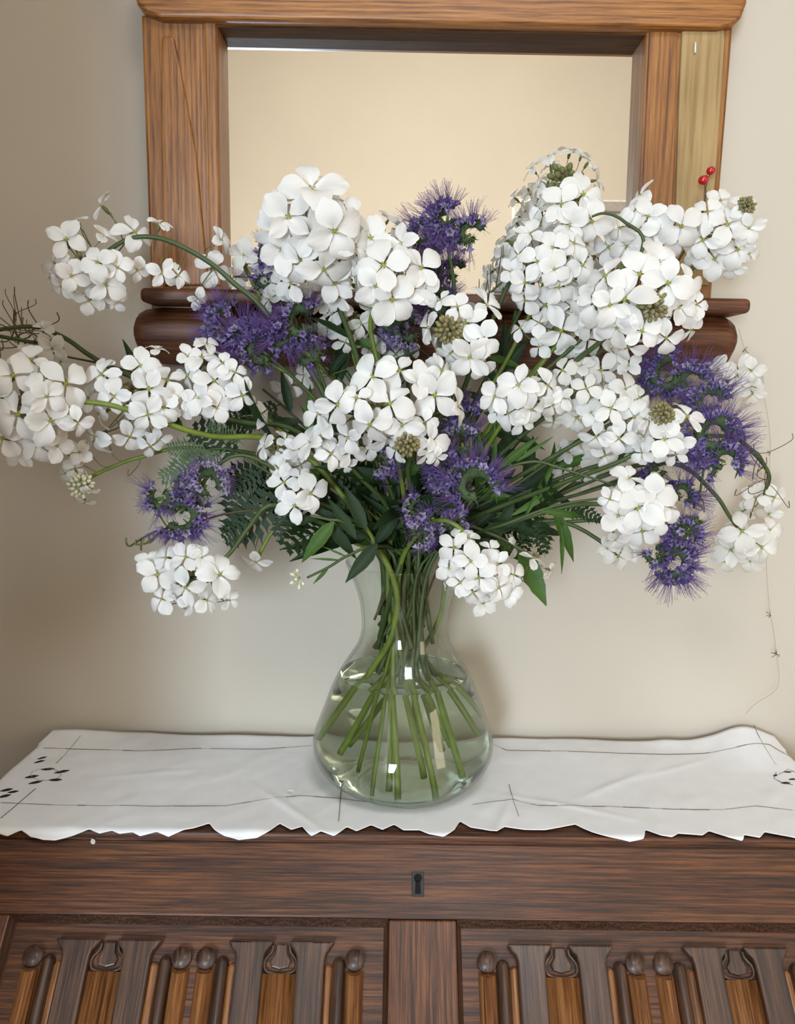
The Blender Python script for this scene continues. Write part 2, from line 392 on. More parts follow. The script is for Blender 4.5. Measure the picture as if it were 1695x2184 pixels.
def unit(pan, u0):
    """one linenfold unit: roll, side fold, flared front fold, sunk centre with its cup, and back again"""
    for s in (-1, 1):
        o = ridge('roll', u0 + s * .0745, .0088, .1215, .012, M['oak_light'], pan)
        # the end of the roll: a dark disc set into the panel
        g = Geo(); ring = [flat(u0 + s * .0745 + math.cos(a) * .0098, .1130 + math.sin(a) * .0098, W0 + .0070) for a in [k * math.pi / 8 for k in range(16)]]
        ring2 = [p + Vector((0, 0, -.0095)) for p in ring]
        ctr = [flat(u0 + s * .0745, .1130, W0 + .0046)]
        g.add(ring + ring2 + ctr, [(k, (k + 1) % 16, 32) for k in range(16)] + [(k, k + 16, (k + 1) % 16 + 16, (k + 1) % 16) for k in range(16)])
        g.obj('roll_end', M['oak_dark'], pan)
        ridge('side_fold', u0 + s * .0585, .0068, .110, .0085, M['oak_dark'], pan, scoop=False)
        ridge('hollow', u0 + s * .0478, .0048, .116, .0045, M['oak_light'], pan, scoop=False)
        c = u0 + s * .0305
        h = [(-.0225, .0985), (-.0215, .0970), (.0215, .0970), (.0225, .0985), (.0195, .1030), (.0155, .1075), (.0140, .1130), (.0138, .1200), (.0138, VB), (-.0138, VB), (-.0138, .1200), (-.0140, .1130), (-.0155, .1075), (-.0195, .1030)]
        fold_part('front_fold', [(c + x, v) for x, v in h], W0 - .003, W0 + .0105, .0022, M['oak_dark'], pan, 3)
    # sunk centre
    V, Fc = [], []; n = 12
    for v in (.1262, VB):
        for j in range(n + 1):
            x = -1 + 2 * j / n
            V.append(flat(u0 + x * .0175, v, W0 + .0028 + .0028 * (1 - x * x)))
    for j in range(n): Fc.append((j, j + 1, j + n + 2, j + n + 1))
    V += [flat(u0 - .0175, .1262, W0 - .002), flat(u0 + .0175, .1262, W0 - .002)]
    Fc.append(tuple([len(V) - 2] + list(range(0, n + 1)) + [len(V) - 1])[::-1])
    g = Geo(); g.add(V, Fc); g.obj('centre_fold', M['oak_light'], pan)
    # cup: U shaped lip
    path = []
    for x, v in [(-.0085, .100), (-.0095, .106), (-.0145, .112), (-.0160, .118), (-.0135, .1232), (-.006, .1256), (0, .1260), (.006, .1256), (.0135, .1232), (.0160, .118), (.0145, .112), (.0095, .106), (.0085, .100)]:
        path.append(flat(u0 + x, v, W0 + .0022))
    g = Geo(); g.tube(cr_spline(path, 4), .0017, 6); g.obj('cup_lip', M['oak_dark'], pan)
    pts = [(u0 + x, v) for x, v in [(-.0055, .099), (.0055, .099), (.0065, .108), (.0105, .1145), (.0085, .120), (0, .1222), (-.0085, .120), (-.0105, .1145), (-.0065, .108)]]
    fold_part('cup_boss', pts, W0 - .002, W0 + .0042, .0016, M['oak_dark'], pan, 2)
for (a, b_, cs) in ((uL, uM0, [(225, 2035), (597, 2035)]), (uM1, uR, [(1198, 2040), (1575, 2044)])):
    pan = slab('linenfold_panel', a - .004, b_ + .004, vt - .004, VB, W0 - .006, W0, M['oak_x'], 0)
    # sloped moulding round the sunk panel
    g = Geo()
    z0, z1 = -.0006, W0 + .0002
    V = [flat(a, vt, z0), flat(b_, vt, z0), flat(b_ - .005, vt + .006, z1), flat(a + .005, vt + .006, z1), flat(a, VB, z0), flat(a + .005, VB, z1), flat(b_, VB, z0), flat(b_ - .005, VB, z1)]
    g.add(V, [(0, 3, 2, 1), (0, 4, 5, 3), (1, 2, 7, 6)])
    mo = g.obj('panel_moulding', M['oak_dark'], bur, smooth=False); 
    me = mo.data
    for v in me.vertices: v.co = v.co + bur.location
    place_fall(mo)
    class _L: location = Vector()
    for px, py in cs:
        before = set(o.name for o in pan.children)
        real = pan; loc = pan.location.copy()
        pan.location = (0, 0, 0)
        unit(pan, PF(px, py)[0])
        pan.location = loc
# keyhole
ku, kv = PF(891, 1886)
key = slab('keyhole_plate', ku - .0065, ku + .0065, kv - .0125, kv + .0125, -.001, .0006, M['iron'], .0004)
g = Geo()
ring = [flat(ku + math.cos(a) * .0042, kv - .006 + math.sin(a) * .0042, .0011) for a in [k * math.pi / 10 for k in range(20)]]
g.add(ring, [tuple(range(19, -1, -1))])
g.add([flat(ku - .0024, kv - .004, .0011), flat(ku + .0024, kv - .004, .0011), flat(ku + .003, kv + .0095, .0011), flat(ku - .003, kv + .0095, .0011)], [(0, 3, 2, 1)])
key.location, sv = (0, 0, 0), key.location.copy()
o = g.obj('keyhole', M['hole'], key, smooth=False); key.location = sv

# ================================================================== THE LINEN RUNNER
def lerp_list(L, x):
    if x <= L[0][0]: return L[0][1]
    for (a, b), (c, d) in zip(L, L[1:]):
        if x <= c: return b + (d - b) * (x - a) / (c - a)
    return L[-1][1]
front_px = [(0, 1778), (22, 1787), (48, 1773), (72, 1792), (100, 1798), (125, 1797), (160, 1783), (190, 1769), (215, 1779), (240, 1773), (258, 1783), (285, 1778), (302, 1789), (335, 1776), (362, 1786), (392, 1771), (412, 1767), (440, 1757), (455, 1769), (480, 1787), (512, 1798), (550, 1788), (575, 1772), (592, 1757), (620, 1770), (642, 1763), (665, 1786), (684, 1774), (712, 1786), (738, 1764), (760, 1773), (790, 1760), (815, 1770), (840, 1759), (860, 1771), (895, 1771), (915, 1780), (945, 1786), (970, 1770), (984, 1752), (1005, 1765), (1030, 1769), (1060, 1775), (1080, 1764), (1120, 1770), (1165, 1771), (1235, 1760), (1265, 1775), (1300, 1787), (1340, 1798), (1370, 1790), (1383, 1770), (1410, 1782), (1432, 1786), (1450, 1778), (1500, 1782), (1520, 1773), (1555, 1788), (1580, 1795), (1590, 1781), (1620, 1787), (1640, 1775), (1680, 1784), (1710, 1793), (1740, 1780)]
back_px = [(120, 1572), (150, 1562), (200, 1570), (260, 1573), (340, 1575), (410, 1567), (450, 1574), (560, 1575), (660, 1578), (800, 1580), (1000, 1580), (1200, 1581), (1400, 1582), (1480, 1580), (1540, 1556), (1570, 1548), (1600, 1551), (1640, 1575)]
rn = thing('linen_runner', (0.02, 0.97, TOP), 'white linen runner with scalloped edge and drawn threadwork on the bureau top', 'cloth')
NU, NV = 520, 64
EDGE_Y = FE - .001
_FL = {}
def front_len(x):
    '''cloth length at this x so that its edge lands on the scallop outline'''
    k = round(x, 5)
    if k in _FL: return _FL[k]
    yb = WALL - .014 - .003 * math.sin(x * 23); edge = yb - EDGE_Y; pyf = lerp_list(front_px, project(Vector((x, FE, TOP)))[0])
    lo, hi = edge - .05, edge + .06
    for _ in range(22):
        d = (lo + hi) / 2; y = yb - d; z = TOP + .0022
        if d > edge - .004:
            e = d - (edge - .004); ang = min(1.0, e / .010) * 1.15
            y = yb - (edge - .004) - e * math.cos(ang * .55); z -= e * math.sin(ang * .55)
        if project(Vector((x, y, z)))[1] < pyf: lo = d
        else: hi = d
    _FL[k] = lo; return lo
def cloth_point(s, t, lift=0.0):
    """s along the bureau 0..1, t from the wall (0) to the scalloped edge (1)"""
    xl = -.466 - .012 * math.sin(t * 3.1); xr = .519 + .006 * math.sin(t * 2.4)
    x = xl + (xr - xl) * s
    L = front_len(x)
    yb = WALL - .014 - .003 * math.sin(x * 23) 
    d = t * L
    edge = yb - EDGE_Y
    wr = .0016 * mnoise.noise(Vector((x * 9, d * 14, 3))) + .0011 * mnoise.noise(Vector((x * 34 + d * 20, d * 26, 8)))
    cr = 0
    for (cx, cy, an, st) in ((.27, .13, .9, .0022), (.36, .08, 1.1, .0016), (-.12, .2, -.7, .0018), (.12, .22, .35, .0015), (-.3, .12, 1.3, .0012), (.2, .19, -1.2, .0018)):
        dd = (x - cx) * math.cos(an) + (d - cy) * math.sin(an); al = -(x - cx) * math.sin(an) + (d - cy) * math.cos(an)
        cr += st * math.exp(-(dd / .005) ** 2 - (al / .06) ** 2)
    z = TOP + .0022 + max(0, wr) + cr * .8
    dist_v = math.hypot((x - .011) / .075, (WALL - .02 - d - .975) / .075)
    if dist_v < 1.0: z = TOP + .0012
    y = yb - d
    if d > edge - .004:                       # over the edge: bends down
        e = d - (edge - .004); 
        ang = min(1.0, e / .010) * 1.15
        y = yb - (edge - .004) - e * math.cos(ang * .55); z -= e * math.sin(ang * .55)
        z += .0022 * (1 - math.cos(min(1, e / .02) * 3.1)) * (0.5 + .5 * math.sin(x * 61))
    # the far corners ride up against the wall
    k = math.exp(-((x - .475) / .042) ** 2) * max(0, 1 - t * 2.6) ** 1.3
    z += .022 * k
    k2 = math.exp(-((x + .44) / .05) ** 2) * max(0, 1 - t * 3) ** 1.2; z += .006 * k2
    # ends droop over the sides
    e = max(0, abs(s - .5) - .492) / .008; z -= .004 * e * e if t > .15 else 0
    # wrinkles show as free waves at the back edge
    z += .003 * (max(0, 1 - t * 9)) * (0.5 + mnoise.noise(Vector((x * 12, 0, 5))))
    return Vector((x, y, z + lift))
V, Fc = [], []
for j in range(NV + 1):
    for i in range(NU + 1): V.append(cloth_point(i / NU, 1 - (1 - j / NV) ** 1.25))
for j in range(NV):
    for i in range(NU):
        q = j * (NU + 1) + i; Fc.append((q, q + NU + 1, q + NU + 2, q + 1))
g = Geo(); g.add(V, Fc)
cl = g.obj('cloth_sheet', M['linen'], rn)
sm = cl.modifiers.new('solid', 'SOLIDIFY'); sm.thickness = .0007; sm.offset = 1
def on_cloth(px, py, lift=.0012):
    p = PZ(px, py, TOP + .002)
    s = (p.x + .468) / .989
    xl = 0
    d = (WALL - .014) - p.y
    q0 = cloth_point(min(1, max(0, s)), 0); q1 = cloth_point(min(1, max(0, s)), 1)
    # solve t for y
    lo, hi = 0.0, 1.0
    for _ in range(24):
        mid = (lo + hi) / 2
        if cloth_point(min(1, max(0, s)), mid).y > p.y: lo = mid
        else: hi = mid
    q = cloth_point(min(1, max(0, s)), lo); return Vector((p.x, p.y, q.z + lift))
def thread_line(pts, r=.00038, dashes=True, name='drawn_thread', m='thread', seed=0):
    g = Geo(); rr = random.Random(seed)
    P3 = [];
    for (a, b), (c, d) in zip(pts, pts[1:]):
        n = max(2, int(math.hypot(c - a, d - b) / 9))
        for k in range(n): P3.append(on_cloth(a + (c - a) * k / n, b + (d - b) * k / n, .0011))
    P3.append(on_cloth(pts[-1][0], pts[-1][1], .0011))
    i = 0
    while i < len(P3) - 1:
        L = rr.randint(2, 7) if dashes else len(P3)
        seg = P3[i:i + L + 1]
        if len(seg) > 1: g.tube(seg, r * rr.uniform(.35, 1.25) if dashes else r, 4)
        i += L
    if g.V: g.obj(name, M[m], rn)
thread_line([(92, 1600), (160, 1602), (300, 1604), (420, 1598), (560, 1600), (664, 1592)], seed=1)
thread_line([(1052, 1590), (1080, 1602), (1240, 1606), (1420, 1611), (1560, 1609), (1640, 1604), (1690, 1622)], seed=2)
thread_line([(2, 1714), (120, 1719), (300, 1722), (480, 1721), (560, 1708), (640, 1700), (720, 1705), (810, 1716)], seed=3)
thread_line([(1008, 1718), (1095, 1709), (1150, 1722), (1300, 1722), (1440, 1729), (1540, 1729), (1610, 1721), (1690, 1730)], seed=4)
thread_line([(172, 1578), (120, 1632)], seed=5); thread_line([(76, 1684), (2, 1748)], seed=6)
thread_line([(728, 1678), (722, 1754)], .0005, seed=7); thread_line([(1085, 1675), (1094, 1710), (1106, 1745)], .0005, seed=8)
thread_line([(1595, 1556), (1612, 1590), (1655, 1638)], seed=9)
def cutwork(cx, cy, s, specs):
    for (dx, dy, L, wd, an) in specs:
        a = on_cloth(cx + dx * s, cy + dy * s, .0014)
        ux = Vector((math.cos(an), math.sin(an), 0)); uy = Vector((-math.sin(an), math.cos(an), 0))
        V = [a + ux * L * x * .001 + uy * wd * y * .001 for x, y in ((-1, 0), (-.4, .8), (.3, 1), (1, 0), (.3, -1), (-.4, -.8))]
        g = Geo(); g.add([v + Vector((0, 0, 0)) for v in V] + [v - Vector((0, 0, .0006)) for v in V], [(5, 4, 3, 2, 1, 0)[::-1]] + [(k, (k + 1) % 6, (k + 1) % 6 + 6, k + 6) for k in range(6)])
        g.obj('cutwork_hole', M['cut'], rn, smooth=False)
cutwork(98, 1655, 1, [(4, -11, 8, 3, .2), (34, -6, 9, 3, .5), (-30, 4, 8, 3.5, .4), (-22, 16, 8, 3, .5), (20, 11, 8, 3, .1), (-14, -28, 7, 2.5, .7), (-8, -36, 6, 2, .7), (-84, 32, 7, 3, .5), (-70, 36, 6, 2.5, .4), (-88, 45, 7, 3, .6)])
cutwork(1675, 1664, 1, [(0, 8, 6, 2.5, .1), (-22, -8, 4, 1.4, .5), (4, -14, 5, 1.5, 0), (14, 0, 5, 1.6, .2)])
ROS = [(98 + 22 * math.cos(a) * 1.5, 1655 + 12 * math.sin(a)) for a in [k * math.pi / 6 for k in range(13)]]
thread_line(ROS, .0004, True, 'cutwork_stitch', 'seam', 20)
thread_line([(1655, 1650), (1650, 1662), (1668, 1672), (1690, 1676)], .0004, seed=21)
thread_line([(1660, 1655), (1680, 1645), (1694, 1650)], .0004, seed=22)

# ================================================================== THE MIRROR
MF = 1.060                       # y of the frame's front
GL = MF + .032                   # y of the glass
tl, tr = P(301, 40, MF), P(1563, 62, MF); bl_, br = P(321, 620, MF), P(1517, 640, MF)
il, ir = P(463, 40, MF), P(1379, 60, MF); ibl, ibr = P(473, 620, MF), P(1352, 640, MF)
mir = thing('wall_mirror', Vector((0.03, MF + .02, bl_.z)), 'rustic pine framed mirror on the cream wall behind the flowers', 'mirror')
def board(name, quad, y0, y1, m, bev=.003, parent=mir, seg=2, org=None):
    """quad: outline of world points on the frame plane; solid from y0 (front) to y1"""
    bm = bmesh.new(); fn = lambda u, v, w: Vector((u, w, v))
    extrude_poly(bm, [(p.x, p.z) for p in quad], fn, y1, y0, bev, seg)
    return from_bm(name, bm, m, parent, smooth=False)
zb = P(900, 700, MF).z; zt = P(900, 58, MF).z
def down(p, q, z):               # extends the line p-q to height z
    t = (z - p.z) / (q.z - p.z); return p + (q - p) * t
YB = WALL - .004
board('stile', [down(tl, bl_, zt + .01), down(il, ibl, zt + .01), down(il, ibl, zb), down(tl, bl_, zb)], MF, YB, M['pine'], .0035)
board('stile', [down(ir, ibr, zt + .01), down(tr, br, zt + .01), down(tr, br, zb), down(ir, ibr, zb)], MF, YB, M['pine'], .0035)
# tapering raised tongue on the left stile, joined plank edges
T = lambda pts, Y=MF: [P(x, y, Y) for x, y in pts]
board('raised_tongue', T([(346, 84), (352, 78), (368, 78), (374, 88), (396, 200), (420, 330), (434, 480), (446, 610), (352, 610), (344, 300)]), MF - .0035, MF + .001, M['pine'], .003, seg=3)
board('raised_strip', T([(436, 45), (461, 45), (471, 610), (450, 610)]), MF - .0022, MF + .001, M['pine'], .002)
board('bare_board', T([(1452, 70), (1462, 62), (1542, 66), (1543, 90), (1533, 250), (1520, 430), (1508, 610), (1432, 610), (1440, 400), (1446, 200)]), MF - .0045, MF + .001, M['pale'], .002)['label'] = 'pale bare wood strip with peeled finish'
board('inner_slip', T([(1384, 66), (1444, 66), (1436, 400), (1424, 610), (1360, 610), (1374, 300)]), MF - .002, MF + .001, M['pine'], .0015)
# top rail with rounded ends
a0, a1 = P(284, 0, MF - .012), P(1588, 30, MF - .012)
zc0, zc1 = P(330, 40, MF - .012).z, P(1480, 61, MF - .012).z
pts = []
xl, xr = a0.x, a1.x; zbL = P(340, 40, MF - .012).z; zbR = P(1500, 62, MF - .012).z; ztop = zbL + .075
pts = [(xl + .002, zbL + .075), (xl - .0, zbL + .030), (xl + .004, zbL + .016), (xl + .014, zbL + .006), (xl + .032, zbL)]
pts += [(xr - .030, zbR + .0), (xr - .012, zbR + .004), (xr - .003, zbR + .014), (xr + .002, zbR + .030), (xr, zbR + .075)]
bm = bmesh.new(); extrude_poly(bm, pts, lambda u, v, w: Vector((u, w, v)), YB, MF - .014, .006, 4)
from_bm('top_rail', bm, M['pine_x'], mir, smooth=False)
zr = min(zbL, zbR)
sl_ = (zbR - zbL) / (P(1500, 62, MF - .012).x - P(340, 40, MF - .012).x)
zi0, zi1 = zbL + sl_ * (il.x - P(340, 40, MF - .012).x), zbL + sl_ * (ir.x - P(340, 40, MF - .012).x)
extr = [(il.x, zi0 - .002), (ir.x, zi1 - .002), (ir.x, zi1 + .03), (il.x, zi0 + .03)]
bm = bmesh.new(); extrude_poly(bm, extr, lambda u, v, w: Vector((u, w, v)), YB, MF + .003, 0); from_bm('top_rebate', bm, M['rebate'], mir)
# glass
bm = bmesh.new(); box(bm, (il.x - .004, GL, zb), (ir.x + .004, GL + .004, max(zi0, zi1) + .003)); from_bm('mirror_glass', bm, M['mirror'], mir)
# ledge
e0, e1 = P(297, 628, MF - .05), P(1603, 652, MF - .05)
zl = (e0.z + e1.z) / 2
bm = bmesh.new()
sl = (e1.z - e0.z) * .0
box(bm, (e0.x, MF - .050, e0.z - .0085), (e1.x, YB, e0.z + .0085), .006, 4)
for v in bm.verts: v.co.z += (v.co.x - e0.x) / (e1.x - e0.x) * (e1.z - e0.z)
from_bm('ledge', bm, M['pine_dark_x'], mir)
# bottom rail: bulging, rounded ends
b0, b1 = P(284, 710, MF - .018), P(1572, 740, MF - .018)
zt2, zb2 = e0.z - .009, P(900, 782, MF - .018).z
hgt = zt2 - zb2
V, Fc = [], []; prof = [(0, 0), (-.35, .1), (-.75, .28), (-1, .5), (-1, .68), (-.8, .86), (-.35, .98), (0, 1)]
xs = [(b0.x, .55), (b0.x + .003, .78), (b0.x + .012, .93), (b0.x + .03, 1.0), (b1.x - .03, 1.0), (b1.x - .012, .93), (b1.x - .003, .78), (b1.x, .55)]
for x, k in xs:
    for dy, dz in prof:
        zc = zb2 + hgt * .5
        V.append(Vector((x, MF + .008 + dy * .030 * (0.6 + .4 * k), zc + (dz - .5) * hgt * k)))
    V.append(Vector((x, YB, zb2 + hgt * (.5 + .5 * k)))); V.append(Vector((x, YB, zb2 + hgt * (.5 - .5 * k))))
n = len(prof) + 2
for i in range(len(xs) - 1):
    for j in range(n): Fc.append((i * n + j, i * n + (j + 1) % n, (i + 1) * n + (j + 1) % n, (i + 1) * n + j))
Fc.append(tuple(range(n - 1, -1, -1))); Fc.append(tuple((len(xs) - 1) * n + k for k in range(n)))
g = Geo(); g.add(V, Fc); g.obj('bottom_rail', M['pine_dark_x'], mir)
# small white nail on the bare board
g = Geo(); c = P(1482, 102, MF - .006); g.tube([c + Vector((0, 0, .006)), c + Vector((0, -.001, -.006))], .0012, 6); g.obj('nail', M['framew'], mir)

# ------------------------------------------------------------------ seen in the mirror: picture on the opposite wall
def through_mirror(px, py, Y):
    r = ray(px, py); r2 = Vector((r.x, -r.y, r.z)); h = CAM + r * (GL / r.y)
    return h + r2 * ((Y - h.y) / r2.y)
pa, pb = through_mirror(1092, 424, Y0 + .02), through_mirror(1420, 600, Y0 + .02)
pic = thing('picture_frame', Vector(((pa.x + pb.x) / 2, Y0 + .012, (pa.z + pb.z) / 2)), 'thin white picture frame on the opposite wall, seen in the mirror', 'picture')
def bar(name, lo, hi, m):
    bm = bmesh.new(); box(bm, lo, hi, .002); return from_bm(name, bm, m, pic)
x0_, x1_, z0_, z1_ = min(pa.x, pb.x), max(pa.x, pb.x), min(pa.z, pb.z), max(pa.z, pb.z)
bar('frame_bar', (x0_, Y0 + .001, z0_), (x0_ + .018, Y0 + .026, z1_), M['framew']); bar('frame_bar', (x1_ - .018, Y0 + .001, z0_), (x1_, Y0 + .026, z1_), M['framew'])
bar('frame_bar', (x0_ + .018, Y0 + .001, z1_ - .018), (x1_ - .018, Y0 + .026, z1_), M['framew']); bar('frame_bar', (x0_ + .018, Y0 + .001, z0_), (x1_ - .018, Y0 + .026, z0_ + .018), M['framew'])
bar('mount', (x0_ + .018, Y0 + .001, z0_ + .018), (x1_ - .018, Y0 + .008, z1_ - .018), M['paper'])
pc = through_mirror(1280, 430, Y0 + .05); pd = through_mirror(1420, 452, Y0 + .05)
bm = bmesh.new(); box(bm, (min(pc.x, pd.x), Y0 + .027, min(pc.z, pd.z)), (max(pc.x, pd.x), Y0 + .055, max(pc.z, pd.z)), .003)
o = from_bm('picture_rail', bm, M['greyb']); o['kind'] = 'structure'; o.name = 'trim_1'

# daylight window low behind the camera; frame added round the right-hand warm light
def window(n, axis, at, inward, c, zc, w, h):
    wn = bpy.data.objects.new('window_%d' % n, None); COL.objects.link(wn); wn['kind'] = 'structure'
    wn.location = (at, c, zc) if axis == 'x' else (c, at, zc)
    d0, d1 = sorted((at + inward * .0005, at + inward * .05))
    for (a0, a1, z0, z1) in ((c - w / 2 - .05, c - w / 2, zc - h / 2 - .05, zc + h / 2 + .05), (c + w / 2, c + w / 2 + .05, zc - h / 2 - .05, zc + h / 2 + .05), (c - w / 2, c + w / 2, zc + h / 2, zc + h / 2 + .05), (c - w / 2, c + w / 2, zc - h / 2 - .05, zc - h / 2)):
        bm = bmesh.new()
        if axis == 'x': box(bm, (d0, a0, z0), (d1, a1, z1), .003)
        else: box(bm, (a0, d0, z0), (a1, d1, z1), .003)
        from_bm('window_frame', bm, M['framew'], wn)
window(1, 'y', Y0, 1, -.75, 1.38, .60, 1.18); window(2, 'x', X1, -1, -.55, 1.55, .9, 1.0)

# ================================================================== VASE AND WATER
VY = 0.975
VX = P(861, 1450, VY).x
sil = [(1199, 128), (1225, 117), (1250, 106), (1284, 96), (1310, 92.5), (1340, 91.5), (1365, 97), (1383, 106), (1410, 124), (1436, 140), (1470, 156), (1500, 167), (1530, 178), (1560, 189)]
prof = []
for y, hw in sil:
    a = math.atan((y - H / 2) / F) + PITCH
    z = CAM.z - VY * math.tan(a); c = Vector((VX, VY, z)); prof.append((hw / ppm(c), z))
rmax = prof[-1][0]
zl = prof[-1][1]
print('vase', [(round(r, 3), round(z, 3)) for r, z in prof])
prof += [(rmax * 1.012, 1.052), (rmax * .995, 1.040), (rmax * .945, 1.028), (rmax * .86, 1.017), (rmax * .74, 1.009), (rmax * .60, 1.0042), (rmax * .45, 1.0030)]
prof = [(r, z + .0) for r, z in prof]
def smooth_prof(p, n=5):
    s = cr_spline([Vector((r, 0, z)) for r, z in p], n); return [(v.x, v.z) for v in s]
pr = smooth_prof(prof)
def lathe(pts, seg=96, close=False):
    V, Fc = [], []
    for r, z in pts:
        for k in range(seg):
            a = 2 * math.pi * k / seg; V.append(Vector((VX + r * math.cos(a), VY + r * math.sin(a), z)))
    for i in range(len(pts) - 1):
        for k in range(seg):
            k2 = (k + 1) % seg; Fc.append((i * seg + k, i * seg + k2, (i + 1) * seg + k2, (i + 1) * seg + k))
    return V, Fc
vz = thing('glass_vase', (VX, VY, TOP + .003), 'clear hourglass-shaped glass vase holding the flowers on the linen runner', 'vase')
th = .0024
outer = pr + [(0.0005, 1.0030)]
inner = []
for i, (r, z) in enumerate(pr):
    a = pr[max(0, i - 1)]; b_ = pr[min(len(pr) - 1, i + 1)]
    t = Vector((b_[0] - a[0], b_[1] - a[1])).normalized(); nrm = Vector((t.y, -t.x))
    inner.append((max(.0005, r + nrm.x * th), z + (nrm.y * th)))
inner = [(r, z) for r, z in inner] + [(.0005, 1.0030 + th * 1.8)]
rim = [(pr[0][0] - th * .15, pr[0][1] + .0012), (pr[0][0] - th * .85, pr[0][1] + .0012)]
V, Fc = lathe(outer[::-1] + rim + inner)
g = Geo(); g.add(V, Fc)
gv = g.obj('vase_body', M['glass'], vz)
# water
aw = math.atan((1436 - H / 2) / F) + PITCH; zw = CAM.z - VY * math.tan(aw)
ins = [(r, z) for r, z in inner if z < zw]
rw = ins[0][0]
wp = [(0.0005, zw - .0006), (rw * .7, zw - .0006), (rw - .003, zw - .0003), (rw - .0006, zw + .0012)] + [(max(.0004, r - .0003), z + .0002) for r, z in ins]
V, Fc = lathe(wp)
g = Geo(); g.add(V, [f[::-1] for f in Fc])
wt = g.obj('water', M['water'], None, origin=Vector((VX, VY, 1.005)))
tag(wt, 'clear water filling the lower part of the glass vase', 'water')
def inside_r(z):
    best = min(pr, key=lambda q: abs(q[1] - z)); return best[0] - .006

# ================================================================== FLOWER PIECES
def petal_mesh(seed, wide=0.30, notch=.05, curl=.10):
    """unit petal along +X from a narrow claw; length 0.5 (a floret is 1 across)"""
    r = random.Random(seed); nx, ny = 7, 6; V, Fc = [], []
    w = wide * r.uniform(.92, 1.1); sk = r.uniform(-.03, .03); wv = r.uniform(0, 6)
    for i in range(nx + 1):
        t = i / nx
        hw = w * (math.sin(math.pi * min(1, (t ** .85) * .80 + .015)) ** .8) if t < .999 else w * .42
        hw = max(hw, .022)
        hw *= (.35 + .65 * min(1, t / .35)) if t < .35 else 1
        for j in range(ny + 1):
            s = -1 + 2 * j / ny
            x = .03 + t * .50 - notch * .4 * (1 - abs(s)) * (t > .9) - .06 * (t ** 3) * s * s
            z = curl * (.5 * math.sin(t * 2.6) - .9 * t * t) + .05 * s * s * (1 - t) + .018 * math.sin(wv + s * 5 + t * 4) * t + .012 * math.sin(s * 9 + wv * 2) * t * t
            V.append(Vector((x, s * hw + sk * t * t, z)))
    for i in range(nx):
        for j in range(ny):
            q = i * (ny + 1) + j; Fc.append((q, q + ny + 1, q + ny + 2, q + 1))
    return V, Fc
PET = {}
for key, mm in (('w', 'white'), ('c', 'cream')):
    PET[key] = []
    for k in range(8):
        V, Fc = petal_mesh(k + 1, wide=(.165, .205, .18, .225)[k % 4], curl=.06 + .045 * (k % 4))
        PET[key].append(mesh_data('petal', V, Fc, M[mm]))
g = Geo(); g.ell(Vector((0, 0, .02)), Vector((0, 0, 1)), .04, .042)
for k in range(4):
    a = k * math.pi / 2 + .4; g.ell(Vector((math.cos(a) * .04, math.sin(a) * .04, .05)), Vector((math.cos(a), math.sin(a), 1)), .03, .016)
EYE = mesh_data('flower_eye', g.V, g.F, M['eye'])
CAL = []
for k in range(3):
    g = Geo(); rr = random.Random(k)
    bx, by = rr.uniform(-.12, .12), rr.uniform(-.12, .12)
    g.tube([Vector((0, 0, 0)), Vector((bx * .1, by * .1, -.12)), Vector((bx * .3, by * .3, -.26))], [.035, .06, .04], 6, 0)
    g.tube([Vector((bx * .3, by * .3, -.26)), Vector((bx * .8, by * .8, -.55)), Vector((bx * .4, by * .4, -.95))], [.016, .014, .014], 4, 0)
    CAL.append(mesh_data('floret', g.V, g.F, M['pedicel']))
def basis(n, spin):
    n = n.normalized(); a = n.orthogonal().normalized(); b = n.cross(a)
    a, b = a * math.cos(spin) + b * math.sin(spin), b * math.cos(spin) - a * math.sin(spin)
    return Matrix((a, b, n)).transposed()
def mk(name, me, parent, Mx):
    o = bpy.data.objects.new(name, me); COL.objects.link(o); o.parent = parent; o.matrix_local = Mx; return o
NFL = 0
def floret(root, pos, n, size, kind='w', spin=None, open_=None, eye=True, npet=4):
    global NFL; NFL += 1
    B = basis(n, R.uniform(0, 6.28) if spin is None else spin).to_4x4()
    fo = mk('floret', CAL[R.randrange(3)], root, Matrix.Translation(pos - root.location) @ B @ Matrix.Scale(size, 4))
    op = R.uniform(-.12, .34) if open_ is None else open_
    for k in range(npet):
        a = k * math.pi * 2 / npet + R.uniform(-.16, .16)
        sc = R.uniform(.9, 1.08)
        mk('petal', PET[kind][R.randrange(8)], fo, Matrix.Rotation(a, 4, 'Z') @ Matrix.Rotation(-op + R.uniform(-.22, .22), 4, 'Y') @ Matrix.Rotation(R.uniform(-.25, .25), 4, 'X') @ Matrix.Scale(sc, 4))
    if eye: mk('flower_eye', EYE, fo, Matrix.Identity(4))
    return fo

